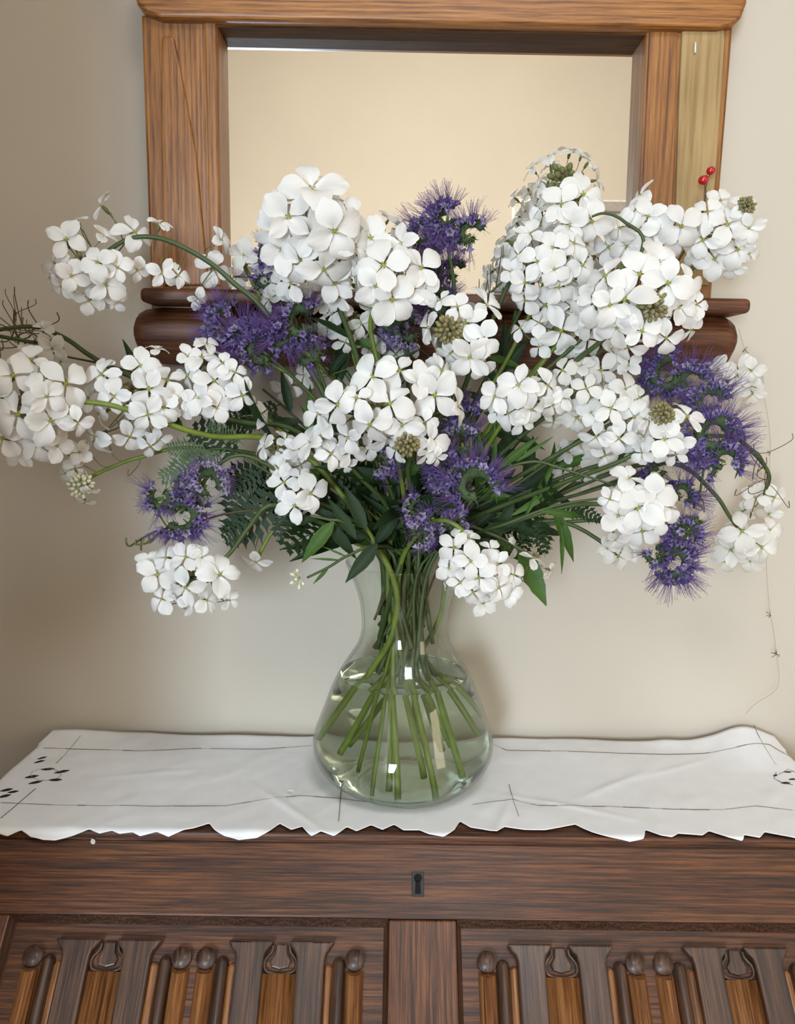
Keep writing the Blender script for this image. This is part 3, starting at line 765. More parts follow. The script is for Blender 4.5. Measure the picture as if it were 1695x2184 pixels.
# leaves ------------------------------------------------------------
def lance_mesh(seed, m, ratio=.17):
    r = random.Random(seed); n = 10; V, Fc = [], []; bend = r.uniform(.04, .22); tw = r.uniform(-.3, .3)
    for i in range(n + 1):
        t = i / n; hw = ratio * (math.sin(math.pi * t ** .75)) ** .9 * .5 if 0 < t < 1 else .004
        hw *= 1 + .06 * math.sin(i * 2.7 + seed)
        z = -bend * t * t; c, s_ = math.cos(tw * t), math.sin(tw * t)
        for q, dz in ((-1, .035), (-.5, .014), (0, -.012), (.5, .014), (1, .035)):
            y = q * hw; zz = dz * min(1, hw * 12)
            V.append(Vector((t, y * c - zz * s_, z + y * s_ + zz * c)))
    for i in range(n):
        for j in range(4):
            q = i * 5 + j; Fc.append((q, q + 5, q + 6, q + 1))
    return mesh_data('leaf', V, Fc, m)
def pinnate_mesh(seed, m, lobes=7, fine=False):
    """divided leaf: rachis with toothed lobes either side"""
    r = random.Random(seed); g = Geo()
    bend = r.uniform(.05, .2)
    ax = lambda t: Vector((t, .02 * math.sin(t * 5 + seed), -bend * t * t))
    g.tube([ax(k / 8) for k in range(9)], [.014 * (1 - k / 11) for k in range(9)], 4)
    for i in range(lobes):
        t = .14 + .82 * i / lobes; L = (.30 if not fine else .24) * math.sin(math.pi * (t * .82 + .12)) * r.uniform(.85, 1.15)
        for s_ in (-1, 1):
            d = Vector((.62, s_ * .78, -.12 + r.uniform(-.15, .15))).normalized(); p0 = ax(t)
            nrm = Vector((-d.y, d.x, 0)).normalized()
            V = [p0 - nrm * .012, p0 + nrm * .012]; Fc = []
            K = 5
            for k in range(1, K + 1):
                q = k / K; w = (.038 if not fine else .020) * math.sin(math.pi * (.15 + q * .75)) * (1.5 if k % 2 else .55)
                if k == K: w = .002
                V += [p0 + d * L * q - nrm * w, p0 + d * L * q + nrm * w]
            for k in range(K): Fc.append((2 * k, 2 * k + 1, 2 * k + 3, 2 * k + 2))
            g.add(V, Fc)
    return mesh_data('leaf', g.V, g.F, m, smooth=False)
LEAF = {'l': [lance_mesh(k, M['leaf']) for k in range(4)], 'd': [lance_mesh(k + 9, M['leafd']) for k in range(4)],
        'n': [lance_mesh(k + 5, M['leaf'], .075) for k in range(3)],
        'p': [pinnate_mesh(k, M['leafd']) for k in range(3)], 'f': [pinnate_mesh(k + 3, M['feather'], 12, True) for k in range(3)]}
def leaf(root, base, tip, kind='l', up=None, wk=1.0):
    d = tip - base; L = d.length; x = d.normalized()
    upv = (up if up is not None else Vector((R.uniform(-.5, .5), -1 + R.uniform(-.3, .3), .6))).normalized()
    y = upv.cross(x); y = y.normalized() if y.length > 1e-4 else x.orthogonal().normalized()
    z = x.cross(y)
    B = Matrix((x * L, y * L * wk, z * L)).transposed().to_4x4()
    return mk('leaf', LEAF[kind][R.randrange(len(LEAF[kind]))], root, Matrix.Translation(base - root.location) @ B)

# stems ---------------------------------------------------------------
FEET = [(690, 1598), (730, 1628), (803, 1672), (782, 1636), (834, 1668), (850, 1682), (896, 1648), (920, 1680), (968, 1668), (1003, 1570), (945, 1592), (1020, 1535), (882, 1565), (768, 1592), (925, 1600)]
foot_i = 0; taken = 0
mouth_z = prof[0][1]
def stem_path(ctrl, foot=None, neck=None):
    """foot in the water, waist of the vase, mouth, then the control points to the head"""
    global foot_i, taken
    first = ctrl[0]
    dx = max(-1, min(1, (first.x - VX) / .25)); dy = max(-1, min(1, (first.y - VY) / .12))
    taken += 1
    if foot is None:
        if foot_i < len(FEET) and taken % 2 == 0:
            px, py = FEET[foot_i]; foot_i += 1
            zz = TOP + .010
            q = PZ(px, py, zz)
            rr = math.hypot(q.x - VX, q.y - VY)
            if py < 1612:
                q = P(px, py, VY + R.uniform(-.02, .05))
            lim = inside_r(q.z) * .97 if q.z < 1.06 else inside_r(q.z)
            rr = math.hypot(q.x - VX, q.y - VY)
            if rr > lim - .006: 
                k = (lim - .006) / rr; q = Vector((VX + (q.x - VX) * k, VY + (q.y - VY) * k, q.z))
            q.z = max(q.z, TOP + .012 + (.012 if rr > .06 else 0) + (.02 if rr > .085 else 0))
            foot = q
        else:
            a = R.uniform(0, 6.28); r_ = .042 * math.sqrt(R.uniform(.05, 1))
            foot = Vector((VX + r_ * math.cos(a), VY + r_ * math.sin(a), R.uniform(1.125, 1.215)))
    # the waist point: stems lean over, so they cross the middle
    fx = (foot.x - VX) / .1
    zn = 1.200
    rn_, an_ = R.uniform(.012, .043), R.uniform(0, 6.28)
    nx = VX - .014 * fx + .010 * dx + rn_ * math.cos(an_) * .85
    ny = VY + rn_ * math.sin(an_) * .85
    k_ = math.hypot(nx - VX, ny - VY)
    if k_ > .044: nx, ny = VX + (nx - VX) * .044 / k_, VY + (ny - VY) * .044 / k_
    mx_ = VX + (nx - VX) * .85 + dx * .030 + R.uniform(-.008, .008)
    my_ = VY + (ny - VY) * .75 + dy * .020 + R.uniform(-.008, .008)
    k_ = math.hypot(mx_ - VX, my_ - VY)
    if k_ > .064: mx_, my_ = VX + (mx_ - VX) * .064 / k_, VY + (my_ - VY) * .064 / k_
    mid = Vector((nx, ny, zn)); mouth = Vector((mx_, my_, mouth_z + .004))
    pts = [foot]
    if foot.z < 1.11:
        q = foot.lerp(mid, .6); pts += [q]
        pts += [mid]
    pts += [mouth] + ctrl
    return pts
def make_stem(root_name, label, cat, group, ctrl, r0=.0034, r1=.0022, m='stem', leaves=4, kinds='ld', foot=None):
    pts = stem_path(ctrl, foot)
    path = cr_spline(pts, 7)
    root = thing(root_name, path[0].copy(), label, cat, group)
    g = Geo(); n = len(path)
    g.tube(path, [r0 + (r1 - r0) * k / (n - 1) for k in range(n)], 8)
    g.obj('stem', M['stemd' if (m == 'stem' and path[0].z > 1.11) else m], root)  # short stems take the darker green: the hollow's shade put into colour
    i0 = next((i for i, p in enumerate(path) if p.z > mouth_z), 0)
    for k in range(leaves):
        i = i0 + int((n - 1 - i0) * (.10 + .42 * (k + R.random() * .6) / max(1, leaves)))
        i = min(n - 2, i); p = path[i]; t = (path[i + 1] - p).normalized()
        side = t.cross(Vector((R.uniform(-1, 1), R.uniform(-1, 1), R.uniform(-1, 1)))).normalized()
        d = (t * .7 + side * .9 + Vector((0, 0, -.15))).normalized(); L = R.uniform(.055, .10)
        tip = p + d * L
        if tip.y > WALL - .035: tip.y = WALL - .035
        if tip.z < mouth_z + .01 and math.hypot(tip.x - VX, tip.y - VY) < .09: tip.z = mouth_z + .03
        leaf(root, p, tip, R.choice(kinds))
    return root, path

def bud_cluster(root, c, ax, s, n=14, m='bud', name='bud_cluster'):
    g = Geo(); ax = ax.normalized(); rr = random.Random(int(c.x * 1e4) & 0xffff)
    for k in range(n):
        th = math.acos(1 - (k + .5) / n * 1.1 if k < n * .9 else .1); ph = k * 2.39996
        a = ax.orthogonal().normalized(); b = ax.cross(a)
        d = (ax * math.cos(th) + (a * math.cos(ph) + b * math.sin(ph)) * math.sin(th)).normalized()
        L = s * rr.uniform(.75, 1.05)
        g.tube([c, c + d * L * .55], s * .03, 4); g.ell(c + d * L * .72, d, s * .21, s * .135)
    return g.obj(name, M[m], root, origin=c)

# seed pods: thin curved siliques on little stalks
def pods(root, path, n, L=.03, m='dry', r=.0006, seed=1, name='seed_pod', lo=.3, hi=.95):
    rr = random.Random(seed)
    for k in range(n):
        i = int(len(path) * (lo + (hi - lo) * k / n)); i = min(len(path) - 2, i); p = path[i]
        t = (path[i + 1] - p).normalized()
        sd = t.cross(Vector((rr.uniform(-1, 1), rr.uniform(-.6, .6), rr.uniform(-1, 1)))).normalized()
        d1 = (t * .6 + sd).normalized(); d2 = (d1 + Vector((rr.uniform(-.6, .6), rr.uniform(-.3, .3), rr.uniform(-.2, .9)))).normalized()
        q = p + d1 * L * .45
        g = Geo(); g.tube(cr_spline([p, q, q + d2 * L * .8, q + d2 * L * .8 + Vector((0, 0, L * .25))], 4), r, 4)
        g.obj(name, M[m], root)

# ================================================================== WHITE ROCKET HEADS
def head(label, c, Y, rx, ry, fl, ex, stem, fill=8, kind='w', buds=None, leaves=4, kinds='ld', foot=None, budm='bud', r0=.0034, extra=None, depth=.9, shy=0.0, sm='stem', group='white rocket stems in the vase'):
    """c: head centre (px); rx, ry: its radii (px); fl: usual floret width (px); ex: florets as (px, py, width[, lean x, lean z])"""
    C = P(c[0], c[1], Y); k = 1 / ppm(C)
    ctrl = [P(x, y, yy) for x, y, yy in stem] + [C + Vector((0, 0.0, 0))]
    root, path = make_stem('white_rocket', label, 'flower', group, ctrl, leaves=leaves, kinds=kinds, foot=foot, r0=r0, m=sm)
    RX, RY, RZ = rx * k, ry * k, min(rx, ry) * k * depth
    tocam = (CAM - C).normalized()
    placed = []
    for e in ex:
        x, y, s = e[:3]
        dx, dy = (x - c[0]) / rx, (y - c[1]) / ry
        d2 = dx * dx + dy * dy
        yy = Y - RZ * (math.sqrt(max(0, 1 - d2)) if d2 < 1 else 0) + R.uniform(-.006, .014)
        if d2 > 1: yy = Y + min(.03, (math.sqrt(d2) - 1) * .012)
        p = P(x, y, yy)
        out = Vector((dx * RX, 0, -dy * RY)); out.y = -RZ * math.sqrt(max(0.05, 1 - min(1, d2)))
        n = out.normalized() * .55 + (CAM - p).normalized() * .75 + Vector((R.uniform(-.5, .5), 0, R.uniform(-.35, .5)))
        if len(e) > 3: n = Vector((e[3], -.35, e[4]))
        floret(root, p, n, s / ppm(p), kind); placed.append(p)
        if d2 > 1.25:      # a stray floret keeps its own stalk to the nearest point of the stem
            j = min(path, key=lambda q: (q - p).length)
            g = Geo(); nn = n.normalized(); g.tube(cr_spline([p - nn * .01, (p - nn * .02).lerp(j, .5) + Vector((0, 0, -.004)), j], 5), .0007, 4); g.obj('floret_stalk', M['pedicel'], root)
    g_ = 2.399963
    tries = 0; cnt = 0
    while cnt < fill and tries < fill * 12:
        tries += 1
        z = R.uniform(-1, 1); a = R.uniform(0, 6.28); q = math.sqrt(1 - z * z)
        d = Vector((q * math.cos(a), q * math.sin(a) , z))
        p = C + Vector((d.x * RX, d.y * RZ, d.z * RY)) * R.uniform(.6, .9)
        if p.y > GL - .02: continue
        s = fl * k * R.uniform(.8, 1.05)
        if min([(p - o_).length for o_ in placed] + [9]) < s * .42: continue
        floret(root, p, d + Vector((0, -.15, .1)) + Vector((R.uniform(-.3, .3), R.uniform(-.3, .3), R.uniform(-.3, .3))), s, kind, eye=True); placed.append(p); cnt += 1
    # stalks inside the head radiate from the tip of the stem
    if buds:
        bx, by, bs = buds; bp = P(bx, by, Y - RZ * .75); bud_cluster(root, bp, (CAM - bp).normalized() + Vector((0, 0, .2)), bs / ppm(bp) * .5, 30, budm)
    else:
        bud_cluster(root, C, Vector((0, -.3, 1)), min(RX, RY) * .5, 18, budm)
    return root, path

# ---- left side
head('white rocket arching out highest on the left, in front of the mirror\'s left post', (185, 570), .93, 96, 84, 64,
     [(285, 497, 92), (225, 607, 88), (142, 512, 92), (152, 588, 78), (208, 560, 76), (118, 560, 70), (190, 640, 66), (250, 570, 70), (340, 478, 62, .3, .9), (218, 440, 76, -.5, .4), (132, 610, 64), (165, 470, 60, -.4, .9), (245, 640, 60), (345, 582, 72), (378, 588, 62), (455, 572, 82), (420, 636, 50), (470, 512, 60), (292, 575, 56)],
     [(700, 860, .95), (570, 670, .93), (500, 605, .93), (450, 562, .93), (380, 522, .93), (320, 505, .93), (262, 515, .93)], fill=7, leaves=0)
head('large-flowered white rocket cut by the left edge of the frame', (70, 868), .86, 112, 100, 100,
     [(140, 818, 118), (40, 885, 124), (107, 897, 112), (28, 802, 112), (82, 945, 98), (8, 935, 96), (66, 770, 96), (-10, 850, 110), (45, 960, 84), (120, 950, 80), (165, 900, 70), (100, 845, 90)],
     [(640, 960, .94), (450, 930, .90), (360, 905, .88), (290, 880, .87), (225, 862, .86), (165, 857, .86), (120, 862, .86)], fill=6, leaves=2, r0=.004)
head('white rocket at mid left, single blooms facing out above the lower left purple head', (290, 845), .90, 130, 85, 84,
     [(218, 800, 88), (316, 883, 88), (318, 828, 98), (357, 812, 88), (206, 930, 104), (350, 868, 78), (298, 780, 84), (245, 845, 80), (275, 930, 80), (335, 747, 52, .3, .9), (320, 950, 66), (385, 870, 70), (190, 850, 70), (340, 935, 60), (170, 965, 60)],
     [(660, 940, .96), (520, 900, .93), (420, 880, .91)], fill=5, leaves=3, kinds='lp')
head('white rocket whose blooms touch the left end of the purple pair', (450, 815), .91, 95, 75, 80,
     [(455, 812, 90), (516, 843, 76), (430, 765, 90, .1, .7), (440, 735, 62, .5, .8), (402, 800, 74), (462, 868, 74), (500, 795, 66), (556, 882, 64, .7, .1), (425, 850, 80), (475, 775, 62), (395, 850, 60), (400, 760, 56)],
     [(690, 980, .97), (600, 920, .95), (530, 860, .93)], fill=4, leaves=3, kinds='lp')
r_, pth = head('fading rocket stem with thin curly seed pods crossing the left edge', (100, 735), 1.0, 40, 35, 50,
     [(90, 702, 56), (112, 742, 66), (60, 745, 50), (130, 770, 56)],
     [(660, 930, .99), (420, 850, .99), (260, 795, 1.0), (190, 757, 1.0), (140, 722, 1.0), (80, 698, 1.0), (20, 700, 1.0), (-20, 712, 1.0)], fill=0, kind='c', leaves=1)
pods(r_, pth, 13, .045, 'dry', .0007, 3, lo=.62, hi=1.0)
r_, pth = head('small nodding rocket spray of pale green buds hanging lowest at far left', (170, 1030), .93, 42, 40, 50,
     [(160, 1000, 56), (190, 1045, 50, .3, -.9), (140, 1010, 44), (180, 1070, 52, 0, -1)],
     [(640, 1000, .97), (420, 955, .94), (300, 975, .93), (230, 1000, .93)], fill=0, kind='c', leaves=0, buds=(172, 1035, 70), budm='budw', r0=.0022, sm='stem')
pods(r_, pth, 5, .03, 'pedicel', .0006, 4, lo=.7)
head('white rocket hanging lowest on the left, clear of the leaves', (400, 1238), .89, 92, 68, 84,
     [(335, 1226, 92), (397, 1190, 80), (466, 1226, 100), (398, 1252, 88), (346, 1278, 72), (408, 1288, 66), (318, 1200, 60), (488, 1280, 54), (355, 1190, 66), (440, 1280, 62), (430, 1190, 56)],
     [(760, 1150, .95), (650, 1100, .92), (575, 1078, .90), (530, 1125, .90), (480, 1190, .89)], fill=4, leaves=1, kinds='p')
head('single star-shaped white bloom hanging between the lowest left flower and the vase', (548, 1192), .93, 14, 12, 50,
     [(546, 1196, 74, 0, -.3)], [(760, 1160, .96), (640, 1105, .94), (585, 1130, .93)], fill=0, leaves=0, kind='c', r0=.0022)
head('small white rocket above the drooping pointed leaves left of the vase mouth', (632, 1055), .91, 52, 48, 74,
     [(660, 1052, 88), (606, 1030, 80), (628, 1080, 84), (596, 1000, 62), (640, 1020, 60)],
     [(790, 1140, .95), (720, 1090, .93)], fill=3, leaves=3, kinds='d')
head('white rocket with side-turned blooms right of the dark green foliage', (590, 962), .93, 42, 40, 62,
     [(566, 952, 66, -.8, .3), (600, 985, 56), (625, 960, 56), (640, 990, 56)],
     [(800, 1100, .96), (680, 1020, .95)], fill=2, leaves=3, kinds='pd')
# ---- top middle
head('tall white rocket with the biggest blooms, highest left of centre', (668, 500), .90, 96, 118, 110,
     [(664, 408, 150, .05, .25), (614, 462, 118), (592, 430, 76), (712, 492, 128), (742, 462, 104), (602, 532, 108), (690, 572, 116), (642, 560, 116), (754, 524, 96), (582, 490, 86), (622, 604, 88), (716, 604, 92), (662, 500, 110), (700, 400, 80)],
     [(790, 900, .96), (760, 760, .94), (716, 640, .92), (680, 560, .90)], fill=6, leaves=3, r0=.004)
head('broad white rocket in front of the mirror, left of the purple ball head', (835, 580), .91, 88, 90, 100,
     [(818, 568, 126), (836, 638, 116), (896, 572, 104), (790, 508, 104), (872, 622, 108), (764, 545, 82), (856, 520, 88), (724, 632, 76), (800, 610, 96), (905, 620, 80)],
     [(830, 900, .97), (790, 700, .95), (815, 640, .93)], fill=5, leaves=2)
head('shaded white rocket with brown bud tip behind the two biggest upper heads', (805, 500), .99, 50, 45, 66,
     [(850, 492, 70), (775, 500, 66), (880, 520, 60)], [(820, 860, 1.0), (800, 650, 1.0)], fill=3, kind='c', buds=(803, 482, 46), leaves=1)
head('white rocket just below the broad upper head, its green tip buds showing', (745, 680), .97, 60, 60, 64,
     [(728, 662, 64), (770, 690, 70, .2, -.2), (700, 700, 60), (690, 650, 60), (790, 660, 56), (610, 830, 70), (650, 800, 64), (735, 730, 56)],
     [(830, 960, .99), (760, 780, .98)], fill=5, kind='c', leaves=3)
head('shaded rocket in the gap above the central white cluster', (835, 745), 1.0, 60, 40, 60,
     [(815, 725, 66), (845, 755, 60), (875, 740, 56), (790, 745, 56)], [(860, 1000, 1.0), (840, 850, 1.0)], fill=4, kind='c', leaves=4, kinds='d')
head('small pale rocket behind the arching stem, at the mirror\'s lower left corner', (520, 565), 1.0, 42, 42, 60,
     [(520, 545, 74), (560, 580, 60), (500, 590, 56), (565, 610, 50)], [(760, 880, 1.0), (620, 720, 1.0), (560, 640, 1.0)], fill=1, kind='c', leaves=1)
head('pale rocket behind the left pair of purple heads', (610, 620), 1.0, 55, 50, 66,
     [(600, 610, 74), (640, 640, 66), (575, 640, 60), (650, 600, 60)], [(790, 900, 1.0), (700, 740, 1.0)], fill=4, kind='c', leaves=2)
# ---- centre
head('broad central white rocket above the vase, facing the viewer', (815, 870), .87, 130, 85, 92,
     [(796, 805, 108), (720, 862, 96), (852, 792, 98), (926, 842, 116), (890, 812, 84), (790, 905, 104), (744, 932, 84), (680, 882, 80), (858, 905, 94), (972, 868, 92, .7, .2), (832, 862, 104), (940, 790, 80), (760, 850, 80), (700, 905, 80), (905, 900, 70)],
     [(860, 1050, .93), (840, 960, .90)], fill=6, leaves=3, kinds='d', r0=.0038)
head('loose white rocket hanging along the lower left edge of the central cluster', (705, 955), .89, 65, 38, 74,
     [(662, 945, 84), (745, 965, 78), (705, 968, 74), (690, 935, 64), (785, 955, 66), (735, 990, 54), (640, 960, 60)],
     [(830, 1090, .94), (770, 1020, .91)], fill=2, leaves=2, kinds='d')
head('white rocket with round brown buds, right of the upper shaded purple head', (985, 710), .90, 72, 78, 86,
     [(992, 690, 104), (1036, 652, 92), (1002, 760, 104), (952, 775, 92), (915, 700, 84, -.7, .1), (1032, 722, 86), (975, 655, 74), (1020, 775, 74), (940, 640, 54)],
     [(900, 1000, .96), (950, 860, .93)], fill=4, buds=(957, 705, 80), leaves=3, kinds='d', r0=.0036)
head('rocket tip of clustered brown buds with one bloom, hanging below the central cluster', (890, 945), .86, 52, 36, 70,
     [(916, 944, 90), (846, 958, 62), (880, 915, 66), (930, 975, 50)], [(880, 1080, .92), (870, 1000, .89)], fill=1, buds=(868, 945, 74), leaves=2, kinds='d')
head('small-flowered white rocket drooping over the vase rim at right', (1018, 1225), .86, 82, 76, 68,
     [(968, 1168, 78), (1004, 1196, 78), (958, 1212, 66), (1022, 1232, 76), (1062, 1204, 72), (1008, 1262, 76), (1062, 1252, 78), (1030, 1286, 66), (976, 1150, 60), (1094, 1226, 64), (982, 1242, 66), (1000, 1150, 54), (1085, 1265, 62), (1045, 1172, 54)],
     [(900, 1130, .90), (950, 1110, .87), (1000, 1150, .865)], fill=5, leaves=0)
head('two tiny drooping petals of a spent rocket beside the vase-rim cluster', (1140, 1190), .90, 40, 30, 50,
     [(1096, 1162, 56, .8, .2), (1136, 1192, 64, .3, .8), (1174, 1216, 46, .5, -.2)], [(960, 1120, .93), (1050, 1140, .91)], fill=0, kind='c', leaves=0, r0=.002)
# ---- right
head('white rocket with crisp cross-shaped blooms right of the centre gap', (1110, 848), .88, 78, 52, 76,
     [(1106, 822, 96), (1056, 846, 80), (1132, 872, 84), (1086, 882, 78), (1166, 822, 80), (1178, 862, 68), (1112, 900, 64), (1060, 880, 54)],
     [(980, 1060, .95), (1040, 950, .91)], fill=3, leaves=4, kinds='ln')
head('dense white rocket at upper right with its stalk leaving at lower left', (1165, 570), .94, 100, 98, 78,
     [(1145, 560, 84), (1120, 602, 78), (1178, 528, 76), (1222, 520, 78), (1240, 566, 84), (1190, 612, 84), (1106, 545, 70), (1162, 650, 82), (1216, 652, 84), (1130, 500, 70), (1258, 612, 78), (1090, 580, 60), (1120, 640, 70), (1180, 575, 80)],
     [(930, 1000, .98), (1000, 800, .96), (1060, 660, .95), (1098, 590, .95)], fill=8, leaves=2)
head('white rocket topping the upper right mass, against the mirror glass', (1215, 452), .96, 70, 62, 92,
     [(1240, 416, 112), (1196, 436, 94), (1152, 478, 82), (1262, 472, 92), (1182, 505, 84), (1215, 480, 86), (1250, 520, 70)],
     [(960, 980, .99), (1090, 750, .98), (1180, 560, .97)], fill=5, kind='w', leaves=1)
head('largest round white rocket at right, green buds at its middle', (1365, 642), .87, 125, 108, 106,
     [(1332, 640, 128), (1362, 586, 116), (1424, 604, 116), (1367, 706, 94), (1268, 648, 96), (1292, 590, 104), (1446, 655, 86), (1472, 702, 84), (1402, 560, 100), (1262, 696, 84), (1318, 700, 96), (1462, 606, 84), (1420, 720, 84), (1340, 740, 76), (1240, 640, 74), (1410, 650, 60), (1300, 650, 90), (1485, 650, 64)],
     [(980, 1010, .97), (1120, 850, .92), (1220, 775, .90), (1290, 720, .88)], fill=6, buds=(1390, 655, 90), budm='bud', leaves=2, r0=.004)
head('white rocket behind the biggest right-hand head, in front of the mirror\'s right post', (1385, 498), .97, 92, 66, 96,
     [(1428, 498, 116), (1338, 524, 84), (1382, 462, 76), (1452, 482, 94), (1322, 486, 76), (1300, 525, 92), (1366, 418, 74, -.6, .5), (1402, 532, 90), (1470, 520, 70), (1360, 495, 84), (1350, 455, 56)],
     [(1000, 980, .99), (1180, 740, .98), (1300, 600, .98)], fill=5, kind='w', leaves=1)
r_, pth = head('white rocket at the upper right end, standing clear against the wall', (1545, 495), .98, 76, 82, 86,
     [(1549, 480, 108), (1500, 512, 86), (1522, 552, 88), (1572, 532, 86), (1596, 486, 74), (1508, 452, 74), (1535, 428, 64), (1584, 445, 66), (1485, 540, 66), (1560, 570, 60), (1596, 540, 60)],
     [(1040, 1000, 1.0), (1250, 780, .99), (1400, 640, .99), (1490, 560, .98)], fill=6, kind='w', leaves=1, buds=(1590, 440, 50))
head('pinkish-white rocket hanging below the left side of the biggest right-hand head', (1205, 712), .93, 66, 46, 80,
     [(1195, 705, 112, .1, -.1), (1252, 722, 82), (1150, 690, 70), (1150, 740, 60), (1300, 745, 70), (1235, 760, 60), (1110, 700, 60)],
     [(960, 1030, .97), (1090, 860, .95)], fill=4, kind='w', leaves=4, kinds='dl')
head('white rocket mid right with a pale green stalk crossing its top', (1235, 835), .90, 68, 62, 74,
     [(1282, 790, 80), (1250, 830, 74), (1230, 890, 76), (1200, 790, 62), (1240, 780, 60), (1290, 850, 70), (1200, 850, 60), (1310, 762, 64), (1180, 900, 54)],
     [(980, 1060, .96), (1100, 940, .93)], fill=5, kind='c', leaves=3, kinds='ln')
head('crowded white rocket between the mid right stalk and the right purple bank', (1320, 895), .89, 72, 72, 74,
     [(1302, 870, 84), (1352, 890, 82), (1272, 930, 78), (1332, 830, 80), (1320, 935, 78), (1290, 970, 66), (1362, 850, 76), (1370, 930, 76), (1340, 780, 62), (1260, 880, 66), (1355, 965, 64)],
     [(1000, 1080, .96), (1150, 990, .92)], fill=5, leaves=3, kinds='nl')
head('white rocket with pointed green buds in front of the right purple bank', (1412, 925), .86, 62, 54, 78,
     [(1464, 890, 92), (1416, 936, 96), (1398, 962, 72), (1450, 945, 66), (1370, 965, 60), (1440, 970, 60)],
     [(1020, 1100, .95), (1200, 1030, .90), (1330, 980, .87)], fill=2, buds=(1412, 884, 64), leaves=2, kinds='n')
head('compact white rocket below the right purple bank, above the lone purple ball', (1362, 1080), .86, 80, 72, 82,
     [(1360, 1085, 116), (1394, 1058, 96), (1340, 1022, 84, .1, .6), (1318, 1100, 86), (1426, 1082, 76), (1370, 1132, 82), (1312, 1150, 62), (1400, 1110, 70), (1300, 1065, 60)],
     [(980, 1150, .95), (1100, 1110, .91), (1210, 1080, .89), (1290, 1075, .87)], fill=4, leaves=3, kinds='nlp')
head('wilted rocket cluster below the compact right-hand head', (1318, 1180), .90, 42, 34, 56,
     [(1318, 1186, 66), (1295, 1170, 50), (1345, 1178, 54)], [(990, 1160, .96), (1180, 1110, .93)], fill=2, kind='c', leaves=2, kinds='p')
head('faint white rocket against the wall, right of the upper purple bank', (1575, 800), 1.04, 52, 42, 74,
     [(1572, 800, 90), (1604, 838, 62), (1530, 790, 66), (1602, 790, 60), (1560, 840, 54)], [(1060, 1060, 1.0), (1300, 930, 1.02), (1480, 850, 1.04)], fill=2, kind='c', leaves=1)
head('faint white rocket hanging lowest at right from a bent green stalk', (1592, 1150), .99, 62, 50, 80,
     [(1582, 1132, 94), (1622, 1166, 84), (1560, 1172, 84), (1640, 1130, 64), (1545, 1196, 60), (1600, 1196, 60)],
     [(1050, 1120, .99), (1300, 1010, .98), (1440, 990, .98), (1520, 1050, .98), (1558, 1105, .98)], fill=2, kind='c', leaves=1)
head('small pale rocket behind the bent green stalk at the right edge', (1625, 1055), 1.02, 42, 34, 60,
     [(1610, 1060, 64), (1650, 1060, 60), (1585, 1090, 50), (1640, 1095, 54)], [(1060, 1130, 1.0), (1350, 960, 1.0), (1540, 930, 1.0), (1605, 965, 1.0), (1640, 1015, 1.0)], fill=1, kind='c', leaves=0)
head('shaded rocket low at right behind the green stalks', (1240, 985), 1.0, 66, 46, 62,
     [(1212, 965, 66), (1262, 1000, 64), (1200, 1010, 54), (1290, 1010, 60), (1240, 1030, 50), (1240, 965, 56)], [(980, 1110, 1.0), (1120, 1040, 1.0)], fill=3, kind='c', leaves=4, kinds='np')
head('rocket on the mirror side of the bouquet, its back to the viewer', (1120, 520), 1.035, 60, 60, 80,
     [(1095, 600, 66), (1075, 545, 60)], [(980, 960, 1.0), (1080, 750, 1.02)], fill=9, kind='c', leaves=1)

r_, pth = head('faint rocket standing in for a mirror reflection, highest at upper right, green stalks showing', (1200, 385), 1.02, 74, 62, 66,  # extra head added in place of a reflection in the mirror
     [(1150, 400, 60, -.8, .3), (1135, 360, 56, -.8, .6), (1170, 335, 60, -.5, .9), (1215, 322, 60, .1, 1), (1255, 345, 60, .7, .8), (1270, 385, 60, .9, .2), (1262, 420, 56, .8, -.1), (1145, 440, 60, -.7, 0), (1240, 330, 50, .4, .9)],
     [(970, 950, 1.0), (1120, 640, 1.02), (1185, 480, 1.02)], fill=5, kind='c', leaves=0, r0=.0026)
bud_cluster(r_, P(1205, 388, .995), (CAM - P(1205, 388, .995)).normalized(), .026, 16, 'pedicel', 'stalk_cluster')

# ================================================================== PURPLE PHACELIA
def bell_mesh(seed, m, long=1.0):
    """one small floret, 1 unit = its bell width; five lobes, green calyx, long protruding stamens"""
    r = random.Random(seed); g = Geo(); n = 10
    V, Fc = [], []
    for i, (h, rad) in enumerate(((0, .12), (.35, .26), (.6, .42), (.82, .60))):
        for k in range(n):
            a = 2 * math.pi * k / n; q = rad * (1 + (.22 if k % 2 == 0 else -.16) * (i == 3) ) * r.uniform(.95, 1.05)
            V.append(Vector((q * math.cos(a), q * math.sin(a), h - (.06 if i == 3 and k % 2 else 0))))
    for i in range(3):
        for k in range(n): Fc.append((i * n + k, i * n + (k + 1) % n, (i + 1) * n + (k + 1) % n, (i + 1) * n + k))
    g.add(V, Fc, 0)
    for k in range(8):
        a = k * math.pi / 4 + r.uniform(-.3, .3); s_ = r.uniform(.3, .75); L = long * r.uniform(1.5, 3.0)
        p0 = Vector((0, 0, .2)); p1 = Vector((math.cos(a) * s_ * .5, math.sin(a) * s_ * .5, .8 + L * .35)); p2 = Vector((math.cos(a) * s_ * 1.1, math.sin(a) * s_ * 1.1, .8 + L * .9 - r.uniform(0, .3)))
        g.tube([p0, p1, p2], [.026, .022, .018], 3, 1)
        g.ell(p2, Vector((1, 0, .3)), .07, .035, 1, 4, 3)
    for k in range(5):
        a = k * math.pi * .4 + .3; g.tube([Vector((math.cos(a) * .1, math.sin(a) * .1, -.05)), Vector((math.cos(a) * .34, math.sin(a) * .34, .42))], [.06, .015], 3, 2)
    return mesh_data('floret', g.V, g.F, m, True, [M['stamen'], M['coil']], g.I)
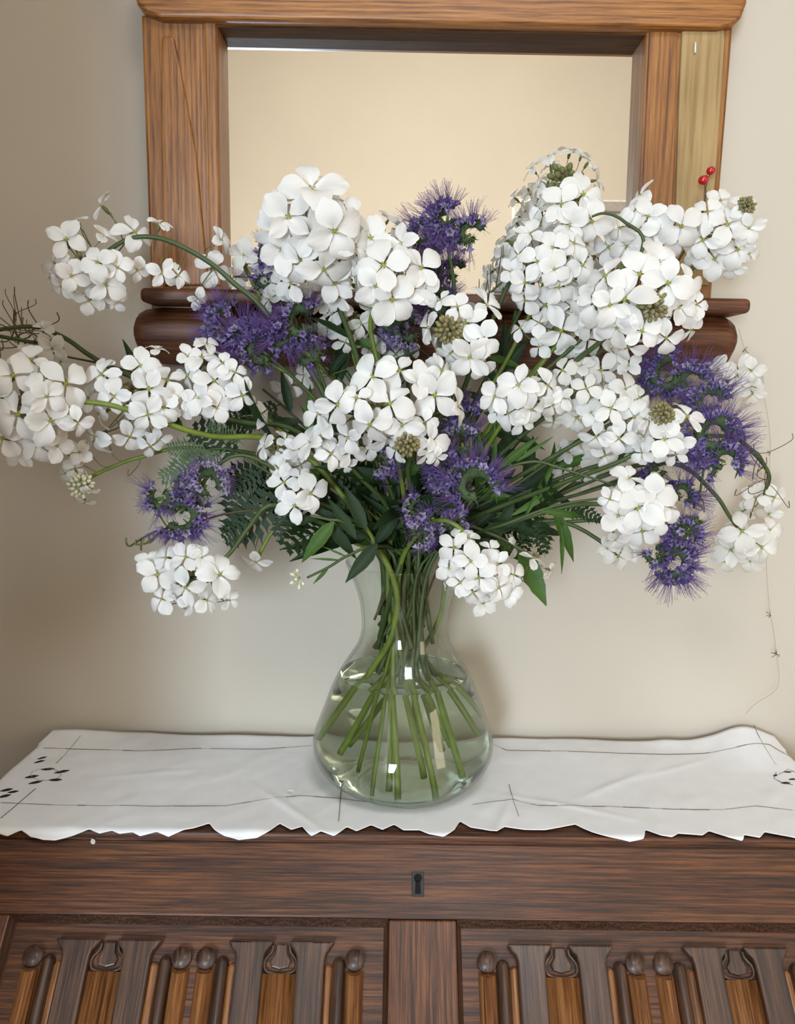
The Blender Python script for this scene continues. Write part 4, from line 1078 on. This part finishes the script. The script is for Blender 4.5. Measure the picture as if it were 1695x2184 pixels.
BELL = {'p': [bell_mesh(k, M['purple'], 1.0) for k in range(4)], 'l': [bell_mesh(k + 5, M['lilac'], .55) for k in range(3)], 's': [bell_mesh(k + 9, M['purple'], 1.15) for k in range(3)]}
def coil(root, C, r, face, up, kind='p', nf=26, green=.5, spread=1.0, bell=.0066):
    nf = int(nf * 1.55)
    """a scorpioid curl: a green hairy crozier with florets on its outer rim, stamens radiating"""
    face = face.normalized(); a = (up - face * up.dot(face)).normalized(); b = face.cross(a)
    pts, rad = [], []
    for k in range(15):
        t = k / 14; an = t * 4.9 - .6; rr = r * (.62 - .34 * t)
        pts.append(C + (a * math.cos(an) + b * math.sin(an)) * rr + face * (r * .25 * (t - .5))); rad.append(r * (.20 - .07 * t))
    g = Geo(); g.tube(pts, rad, 7, 0)
    rr_ = random.Random(int(C.x * 9999) & 0xffff)
    for k in range(int(46 * max(.6, green * 2))):       # spiky green calyces over the curl
        i = rr_.randrange(15); p = pts[i]; d = ((p - C).normalized() * rr_.uniform(-.2, 1) + face * rr_.uniform(-.9, .9) + Vector((rr_.uniform(-1, 1), rr_.uniform(-1, 1), rr_.uniform(-1, 1))) * .5).normalized()
        g.tube([p + d * rad[i] * .6, p + d * (rad[i] + r * .20)], [r * .045, r * .006], 4, 0)
    for k in range(60):
        i = rr_.randrange(15); p = pts[i]; d = Vector((rr_.gauss(0, 1), rr_.gauss(0, 1), rr_.gauss(0, 1))).normalized()
        g.tube([p + d * rad[i] * .8, p + d * (rad[i] + r * .30)], r * .006, 3, 1)
    co = g.obj('flower_coil', M['coil'], root, mats=[M['hair']], origin=C)
    placed = []
    for k in range(nf * 3):
        if len(placed) >= nf: break
        t = R.random() ; an = t * 4.4 - .8
        ring = (a * math.cos(an) + b * math.sin(an))
        d = (ring * R.uniform(.55, 1.1) + face * R.uniform(-.75, .95) * spread).normalized()
        p = C + d * r * R.uniform(.5, .78)
        if placed and min((p - q).length for q in placed) < r * .11: continue
        placed.append(p)
        s = bell * R.uniform(.8, 1.25)
        B = basis(d + Vector((R.uniform(-.25, .25), R.uniform(-.25, .25), R.uniform(-.1, .3))), R.uniform(0, 6.28)).to_4x4()
        mk('floret', R.choice(BELL[kind if R.random() < .68 else R.choice('plls')]), co, Matrix.Translation(p - C) @ B @ Matrix.Scale(s, 4))
    return co
def phacelia(label, heads, stem, leaves=2, kinds='pf', r0=.0028, foot=None):
    """heads: (px, py, Y, radius px, kind, up-angle, florets, green)"""
    hx, hy, hY = heads[0][:3]
    C0 = P(hx, hy, hY)
    ctrl = [P(*s) for s in stem] + [C0]
    root, path = make_stem('purple_phacelia', label, 'flower', 'purple phacelia stems in the vase', ctrl, r0=r0, r1=.0018, m='stem', leaves=leaves, kinds=kinds, foot=foot)
    for i, h in enumerate(heads):
        x, y, yy, rp, kind, ua, nf, gr = h
        C = P(x, y, yy); r = rp / ppm(C)
        up = Vector((math.sin(ua), 0, math.cos(ua)))
        face = ((CAM - C).normalized() + Vector((R.uniform(-.4, .4), 0, R.uniform(-.2, .3))))
        coil(root, C, r, face, up, kind, nf, gr)
        if i:
            g = Geo(); g.tube(cr_spline([C, C.lerp(C0, .5) + Vector((0, .01, -.01)), path[-5]], 5), .0016, 6); g.obj('side_stem', M['stem'], root)
    return root, path
phacelia('pair of purple phacelia coils at left, on the dark mirror base', [(560, 748, .93, 62, 'p', .4, 38, .5), (485, 695, .95, 62, 's', -.5, 40, .3), (525, 722, .94, 50, 's', -.2, 28, .3)], [(760, 980, .97), (670, 850, .95)], 2)
phacelia('purple phacelia with grey-green underside left of centre, lit from above', [(645, 690, .93, 62, 'p', -.1, 38, .6), (600, 715, .925, 46, 's', -.6, 26, .4), (655, 745, .935, 46, 'p', 3.0, 6, 1.6)], [(790, 980, .97), (700, 840, .95)], 2)
phacelia('round lilac phacelia standing alone in front of the mirror glass', [(948, 482, .95, 56, 's', -.4, 34, .8), (1003, 500, .95, 44, 's', .5, 22, 1.6), (905, 498, .955, 42, 's', -.9, 22, 1.6), (955, 462, .95, 46, 's', 0, 24, .4)], [(890, 900, .99), (968, 700, .97), (968, 610, .96), (958, 545, .95)], 0)
phacelia('dim purple phacelia in shade between the upper white heads', [(868, 705, .97, 52, 'l', .2, 30, .4), (840, 690, .98, 36, 'p', -1, 16, .3)], [(880, 960, .98), (870, 830, .98)], 2)
phacelia('small dusky phacelia above the brown-budded white rocket', [(940, 648, .98, 46, 'p', .2, 24, .3)], [(900, 940, .99), (935, 780, .98)], 1)
phacelia('deep purple phacelia right of centre with long bristling stamens', [(1012, 1040, .875, 72, 's', .9, 52, .4), (985, 945, .91, 52, 'p', .2, 34, .4), (1000, 895, .93, 40, 'p', .1, 20, .4), (960, 1000, .89, 48, 'p', -.5, 26, .4)], [(900, 1140, .93), (950, 1080, .90)], 2, 'df')
phacelia('lilac phacelia tufts just above the vase mouth', [(892, 1085, .89, 36, 'l', -.6, 18, .8), (892, 1140, .88, 36, 'l', 2.6, 20, .5), (938, 1025, .895, 24, 'l', 0, 10, .5), (968, 1120, .89, 34, 'l', 1.5, 14, .8), (925, 1105, .88, 32, 'p', 0, 6, 1.5)], [(890, 1170, .93)], 1, 'd')
phacelia('small dusty phacelia hanging under the central white cluster', [(808, 985, .91, 38, 'l', 2.8, 20, .5)], [(860, 1120, .94), (830, 1040, .92)], 1, 'd')
phacelia('purple phacelia low at left above the lowest left flower', [(385, 1095, .90, 70, 'p', 3.3, 46, .5), (440, 1035, .90, 56, 'l', 1.2, 34, .5), (345, 1060, .905, 44, 'l', -1.4, 22, .6), (400, 1050, .91, 46, 'p', 0, 4, 2.0)], [(740, 1130, .95), (600, 1010, .92), (490, 975, .91)], 1, 'p')
phacelia('purple phacelia at the top of the right-hand bank, below the mirror corner', [(1425, 800, .95, 62, 'p', -.4, 38, .4), (1475, 815, .95, 48, 's', .6, 26, .3), (1390, 795, .96, 34, 'p', -1, 14, .4)], [(1060, 1060, .98), (1260, 920, .96)], 1)
phacelia('large purple phacelia bristling outward at the right edge of the bouquet', [(1520, 930, .90, 72, 's', .9, 50, .3), (1515, 860, .92, 56, 's', .5, 34, .3), (1545, 985, .90, 52, 's', 1.6, 32, .3), (1490, 960, .91, 46, 'l', 0, 20, .4), (1510, 1000, .905, 26, 'p', 2.4, 4, 1.6)], [(1040, 1090, .96), (1250, 1000, .94), (1400, 970, .92)], 1, 'n')
phacelia('partly hidden purple phacelia tuft between the two right-hand white heads', [(1405, 1000, .93, 40, 'p', 0, 20, .3), (1452, 1055, .94, 40, 's', 1.6, 20, .3)], [(1040, 1110, .97), (1250, 1050, .95)], 1, 'n')
phacelia('lone drooping phacelia lowest at right, spiky green above and purple below', [(1435, 1195, .89, 56, 's', 3.1, 50, .6), (1462, 1145, .89, 44, 's', 1.4, 14, 2.2), (1400, 1180, .895, 34, 'p', -2.2, 12, 1.2), (1470, 1125, .885, 34, 'p', 0.5, 3, 2.2)], [(1040, 1140, .96), (1250, 1110, .92), (1390, 1120, .90), (1440, 1130, .89)], 1, 'p')
phacelia('greyish phacelia standing in for a reflection in the mirror glass, behind the arching stem', [(570, 545, 1.0, 34, 'l', 0, 16, .4), (565, 600, 1.0, 30, 'l', 0, 12, .4)], [(780, 900, 1.0), (640, 700, 1.0)], 0)  # modelled flower in place of a greyish reflection

# ================================================================== LEAFY SHOOTS AND SPRIGS
def shoot(name, label, stem, lv, foot=None, r0=.0026, extra_leaves=0, kinds='d', m='stem', group=None, cat='leafy stem'):
    ctrl = [P(*s) for s in stem]
    root, path = make_stem(name, label, cat, group, ctrl, r0=r0, r1=.0012, leaves=extra_leaves, kinds=kinds, m=m, foot=foot)
    for (bx, by, bY, tx, ty, tY, kd, wk) in lv: leaf(root, P(bx, by, bY), P(tx, ty, tY), kd, Vector((.15, -1, .35)), wk)
    return root, path
r_, pth = shoot('leafy_shoot', 'shoot with two large pointed leaves drooping left of the vase mouth', [(740, 1120, .90), (700, 1108, .89), (660, 1100, .89)],
      [(712, 1112, .89, 640, 1202, .885, 'l', 1.6), (805, 1160, .89, 737, 1242, .875, 'd', 1.7), (700, 1118, .90, 762, 1192, .90, 'd', 1.6), (680, 1105, .89, 590, 1120, .9, 'd', 1.1), (760, 1150, .89, 700, 1060, .9, 'd', 1.3), (780, 1130, .9, 735, 1035, .9, 'd', 1.6)], extra_leaves=2)
r_, pth = shoot('leafy_shoot', 'shoot with one bright pointed leaf hanging right of the vase mouth', [(1000, 1150, .93), (1080, 1160, .92), (1112, 1185, .91)],
      [(1108, 1170, .91, 1168, 1292, .90, 'l', 2.0), (1060, 1150, .92, 1130, 1200, .91, 'l', 2.2), (1060, 1140, .93, 1100, 1060, .93, 'd', 1.8), (1020, 1140, .92, 1120, 1110, .92, 'd', 1.6)], extra_leaves=2)
r_, pth = shoot('leafy_shoot', 'toothed leafy shoot bending down at right, below the green stalks', [(990, 1150, .95), (1100, 1105, .93), (1180, 1085, .92), (1200, 1120, .92)],
      [(1180, 1085, .92, 1234, 1200, .92, 'l', 1.2), (1195, 1120, .92, 1205, 1228, .92, 'n', 1.2), (1150, 1090, .93, 1165, 1190, .93, 'p', 1.0), (1120, 1100, .93, 1120, 1190, .93, 'p', 1.0), (1170, 1090, .93, 1250, 1090, .93, 'p', 1.0), (1080, 1115, .93, 1170, 1150, .93, 'd', 1.3)], extra_leaves=3, kinds='dp')
r_, pth = shoot('leafy_shoot', 'jagged dark-leaved shoot at left between the purple head and the vase', [(760, 1140, .96), (660, 1060, .94), (560, 1000, .93), (500, 960, .93)],
      [(600, 1040, .93, 480, 1155, .92, 'p', 1.3), (640, 1060, .93, 590, 1155, .92, 'p', 1.3), (560, 1000, .93, 480, 1060, .92, 'p', 1.4), (520, 970, .93, 400, 905, .92, 'p', 1.3), (560, 990, .93, 480, 1110, .93, 'p', 1.2), (600, 1020, .94, 470, 1010, .94, 'p', 1.2), (660, 1060, .94, 640, 1150, .93, 'd', 1.3), (540, 1110, .92, 468, 1156, .92, 'p', 1.6)], extra_leaves=4, kinds='pd')
r_, pth = shoot('leafy_shoot', 'feathery grey-green shoot above the lower left purple head', [(760, 1120, .96), (620, 1000, .94), (500, 960, .93), (430, 960, .92)],
      [(470, 965, .92, 330, 1020, .91, 'f', 1.3), (450, 965, .92, 350, 950, .91, 'f', 1.4), (480, 960, .92, 400, 1020, .91, 'f', 1.4), (520, 950, .92, 440, 900, .92, 'f', 1.2), (440, 960, .92, 380, 985, .905, 'f', 1.6), (350, 1060, .91, 305, 1080, .9, 'l', 1.4)], extra_leaves=3, kinds='fp')
for (lab, st, lv) in (
    ('bright green narrow-leaved stalk crossing right from the centre gap', [(960, 1120, .95), (1040, 1020, .91), (1130, 985, .90), (1200, 1000, .89), (1312, 1036, .88)], [(1100, 985, .9, 1180, 930, .9, 'n', 1.4), (1060, 1000, .9, 1150, 930, .9, 'l', 1.0), (1050, 1020, .92, 1060, 900, .92, 'n', 1.3)]),
    ('lower bright green stalk slanting right above the vase mouth', [(970, 1150, .94), (1070, 1120, .90), (1180, 1080, .89), (1300, 1060, .885)], [(1150, 1090, .89, 1260, 1100, .89, 'l', .9), (1210, 1075, .89, 1290, 1110, .89, 'p', .9), (1090, 1100, .91, 1210, 1030, .91, 'n', 1.4)]),
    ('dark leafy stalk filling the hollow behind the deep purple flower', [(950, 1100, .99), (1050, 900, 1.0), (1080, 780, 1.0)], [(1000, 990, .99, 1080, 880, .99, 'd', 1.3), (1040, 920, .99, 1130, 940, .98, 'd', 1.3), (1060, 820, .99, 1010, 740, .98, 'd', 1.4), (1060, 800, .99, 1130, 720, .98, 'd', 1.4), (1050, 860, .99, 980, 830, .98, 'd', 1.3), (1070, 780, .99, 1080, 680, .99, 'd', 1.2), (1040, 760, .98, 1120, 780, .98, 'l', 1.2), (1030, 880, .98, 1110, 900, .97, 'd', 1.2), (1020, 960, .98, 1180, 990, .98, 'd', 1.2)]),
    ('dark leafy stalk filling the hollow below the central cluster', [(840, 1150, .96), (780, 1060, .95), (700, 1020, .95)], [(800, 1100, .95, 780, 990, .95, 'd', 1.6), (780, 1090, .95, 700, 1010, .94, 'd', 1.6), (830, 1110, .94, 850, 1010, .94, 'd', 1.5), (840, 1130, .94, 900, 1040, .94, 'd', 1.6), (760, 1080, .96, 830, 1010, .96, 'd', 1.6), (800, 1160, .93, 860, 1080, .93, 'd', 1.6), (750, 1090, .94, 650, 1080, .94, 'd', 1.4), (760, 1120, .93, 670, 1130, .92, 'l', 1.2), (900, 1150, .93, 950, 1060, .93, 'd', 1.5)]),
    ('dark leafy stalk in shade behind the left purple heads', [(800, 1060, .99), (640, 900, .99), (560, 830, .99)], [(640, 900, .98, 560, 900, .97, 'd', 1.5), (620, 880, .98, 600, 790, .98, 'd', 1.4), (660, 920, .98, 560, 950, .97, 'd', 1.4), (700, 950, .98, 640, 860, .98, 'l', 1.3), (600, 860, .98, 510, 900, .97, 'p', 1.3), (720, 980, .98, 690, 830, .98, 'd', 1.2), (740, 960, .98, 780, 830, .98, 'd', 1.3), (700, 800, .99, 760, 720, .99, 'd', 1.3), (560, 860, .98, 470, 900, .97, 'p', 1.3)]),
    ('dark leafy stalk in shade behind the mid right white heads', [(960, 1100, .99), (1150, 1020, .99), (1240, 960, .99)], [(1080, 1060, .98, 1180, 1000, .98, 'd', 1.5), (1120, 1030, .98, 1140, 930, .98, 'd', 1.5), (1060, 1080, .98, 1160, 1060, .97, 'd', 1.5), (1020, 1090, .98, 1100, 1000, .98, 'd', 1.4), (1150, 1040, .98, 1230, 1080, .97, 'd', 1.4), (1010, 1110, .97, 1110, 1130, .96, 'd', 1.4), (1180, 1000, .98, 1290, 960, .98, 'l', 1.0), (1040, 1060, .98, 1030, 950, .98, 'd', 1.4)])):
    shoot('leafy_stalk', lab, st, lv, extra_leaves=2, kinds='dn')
r_, pth = shoot('bud_sprig', 'green sprig tipped with small pale buds reaching left from the vase rim', [(800, 1165, .90), (742, 1185, .885), (700, 1210, .88), (655, 1232, .88)],
      [(700, 1212, .88, 666, 1247, .88, 'n', 2.2), (725, 1195, .885, 662, 1190, .88, 'n', 1.2), (740, 1188, .885, 690, 1165, .88, 'n', 1.2)], r0=.0022, cat='sprig')
bud_cluster(r_, P(640, 1232, .88), Vector((-1, -.3, -.2)), .016, 9, 'budw')
r_, pth = shoot('bud_sprig', 'thin brownish sprig with slim buds beneath the lower left purple head', [(700, 1100, .95), (520, 1090, .93), (400, 1120, .92), (335, 1132, .92), (285, 1160, .92)], [], r0=.0014, m='dry', cat='sprig')
pods(r_, pth, 7, .022, 'pedicel', .0011, 8, lo=.72, hi=1.0, name='slim_bud')
r_, pth = shoot('seed_sprig', 'wiry brown seed sprig curling out at the right edge', [(1080, 1080, .99), (1350, 960, .98), (1540, 930, .97), (1600, 955, .97), (1636, 1005, .97), (1628, 1055, .97)], [], r0=.0024, m='stem', cat='sprig')
pods(r_, pth, 12, .032, 'dry', .0005, 9, lo=.66, hi=1.0)
r_, pth = shoot('seed_sprig', 'dark wiry sprig looping under the right purple bank', [(1060, 1120, .97), (1300, 1030, .95), (1480, 975, .93), (1496, 1030, .93), (1478, 1085, .93)], [], r0=.0018, m='stemd', cat='sprig')
pods(r_, pth, 6, .022, 'dry', .0005, 10, lo=.7, hi=1.0)
r_, pth = shoot('seed_sprig', 'bare dark rocket stalk with wiry pods crossing the mirror\'s lower edge', [(930, 900, 1.0), (960, 720, 1.0), (1040, 630, .99), (1085, 590, .99)], [], r0=.0018, m='stemd', cat='sprig')
pods(r_, pth, 14, .034, 'dry', .0006, 12, lo=.5, hi=1.0)
r_, pth = shoot('seed_sprig', 'wiry seed sprig standing at the far left edge, above the curly pods', [(640, 940, 1.0), (300, 800, 1.01), (120, 755, 1.01), (40, 720, 1.01), (30, 660, 1.01)], [], r0=.0012, m='dry', cat='sprig')
pods(r_, pth, 12, .026, 'dry', .0005, 13, lo=.7, hi=1.0)
# arching bare stalk over the upper right heads
r_, pth = shoot('bent_stalk', 'bare green stalk arched over the upper right white heads', [(1060, 900, .95), (1260, 700, .91), (1370, 530, .90), (1330, 472, .90), (1290, 455, .90), (1262, 462, .90)], [], r0=.003, m='stemd', cat='stalk')
# berry twig in front of the bare board
r_, pth = shoot('berry_twig', 'dark twig with two tiny red berries before the mirror\'s bare board', [(1100, 950, 1.0), (1400, 620, 1.02), (1490, 470, 1.03), (1503, 425, 1.03), (1504, 402, 1.03)], [], r0=.0014, m='dry', cat='twig')
for px, py, rr in ((1500, 384, .0055), (1516, 364, .0048)):
    c = P(px, py, 1.03); g = Geo(); g.ell(c, Vector((1, 0, .3)), rr * 1.15, rr, seg=10, rings=8); g.obj('berry', M['berry'], r_, origin=c)
    g = Geo(); g.tube([c, pth[-1]], .0006, 4); g.obj('berry_stalk', M['dry'], r_)
print('florets', NFL, 'objects', len(bpy.data.objects))

# ================================================================== FALLEN BITS AND COBWEB
def fallen(px, py, s, label, grp=None, onfall=False):
    if onfall: u, v = PF(px, py); p = fall(u, v, .0012); n = Vector((0, -S2, S2))
    else: p = on_cloth(px, py, .0022); n = Vector((.2, -.1, 1))
    o = bpy.data.objects.new('fallen_petal', PET['c'][R.randrange(8)]); COL.objects.link(o)
    o.matrix_world = Matrix.Translation(p) @ basis(n, R.uniform(0, 6.28)).to_4x4() @ Matrix.Scale(s, 4)
    tag(o, label, 'petal'); return o
fallen(610, 1693, .026, 'curled fallen petal on the cloth left of the vase')
fallen(868, 1706, .018, 'tiny fallen petal on the cloth touching the vase base')
fallen(197, 1786, .014, 'tiny pale petal on the bureau rail under the cloth\'s left scallops', onfall=True)
web_px = [(1575, 700), (1588, 745), (1612, 800), (1632, 860), (1642, 940), (1640, 1020), (1638, 1120), (1634, 1200), (1640, 1290), (1650, 1350), (1655, 1395), (1660, 1430), (1655, 1470), (1612, 1500), (1590, 1522)]
g = Geo(); wp_ = [P(x, y, 1.09) for x, y in web_px]; sp = cr_spline(wp_, 6)
g.tube(sp, .00032, 3)
web = thing('cobweb', wp_[-1].copy(), 'fine cobweb thread trailing down the wall at the right', 'cobweb')
g.obj('thread', M['web'], web)
g = Geo()
for i, n in ((12, 3), (50, 5), (60, 9), (26, 3), (6, 4)):
    for k in range(n):
        c = sp[i]; d = Vector((R.uniform(-1, 1), R.uniform(-.2, .2), R.uniform(-1, 1))).normalized() * R.uniform(.003, .008)
        g.tube([c, c + d], .0004, 3)
g.obj('caught_fluff', M['dry'], web)
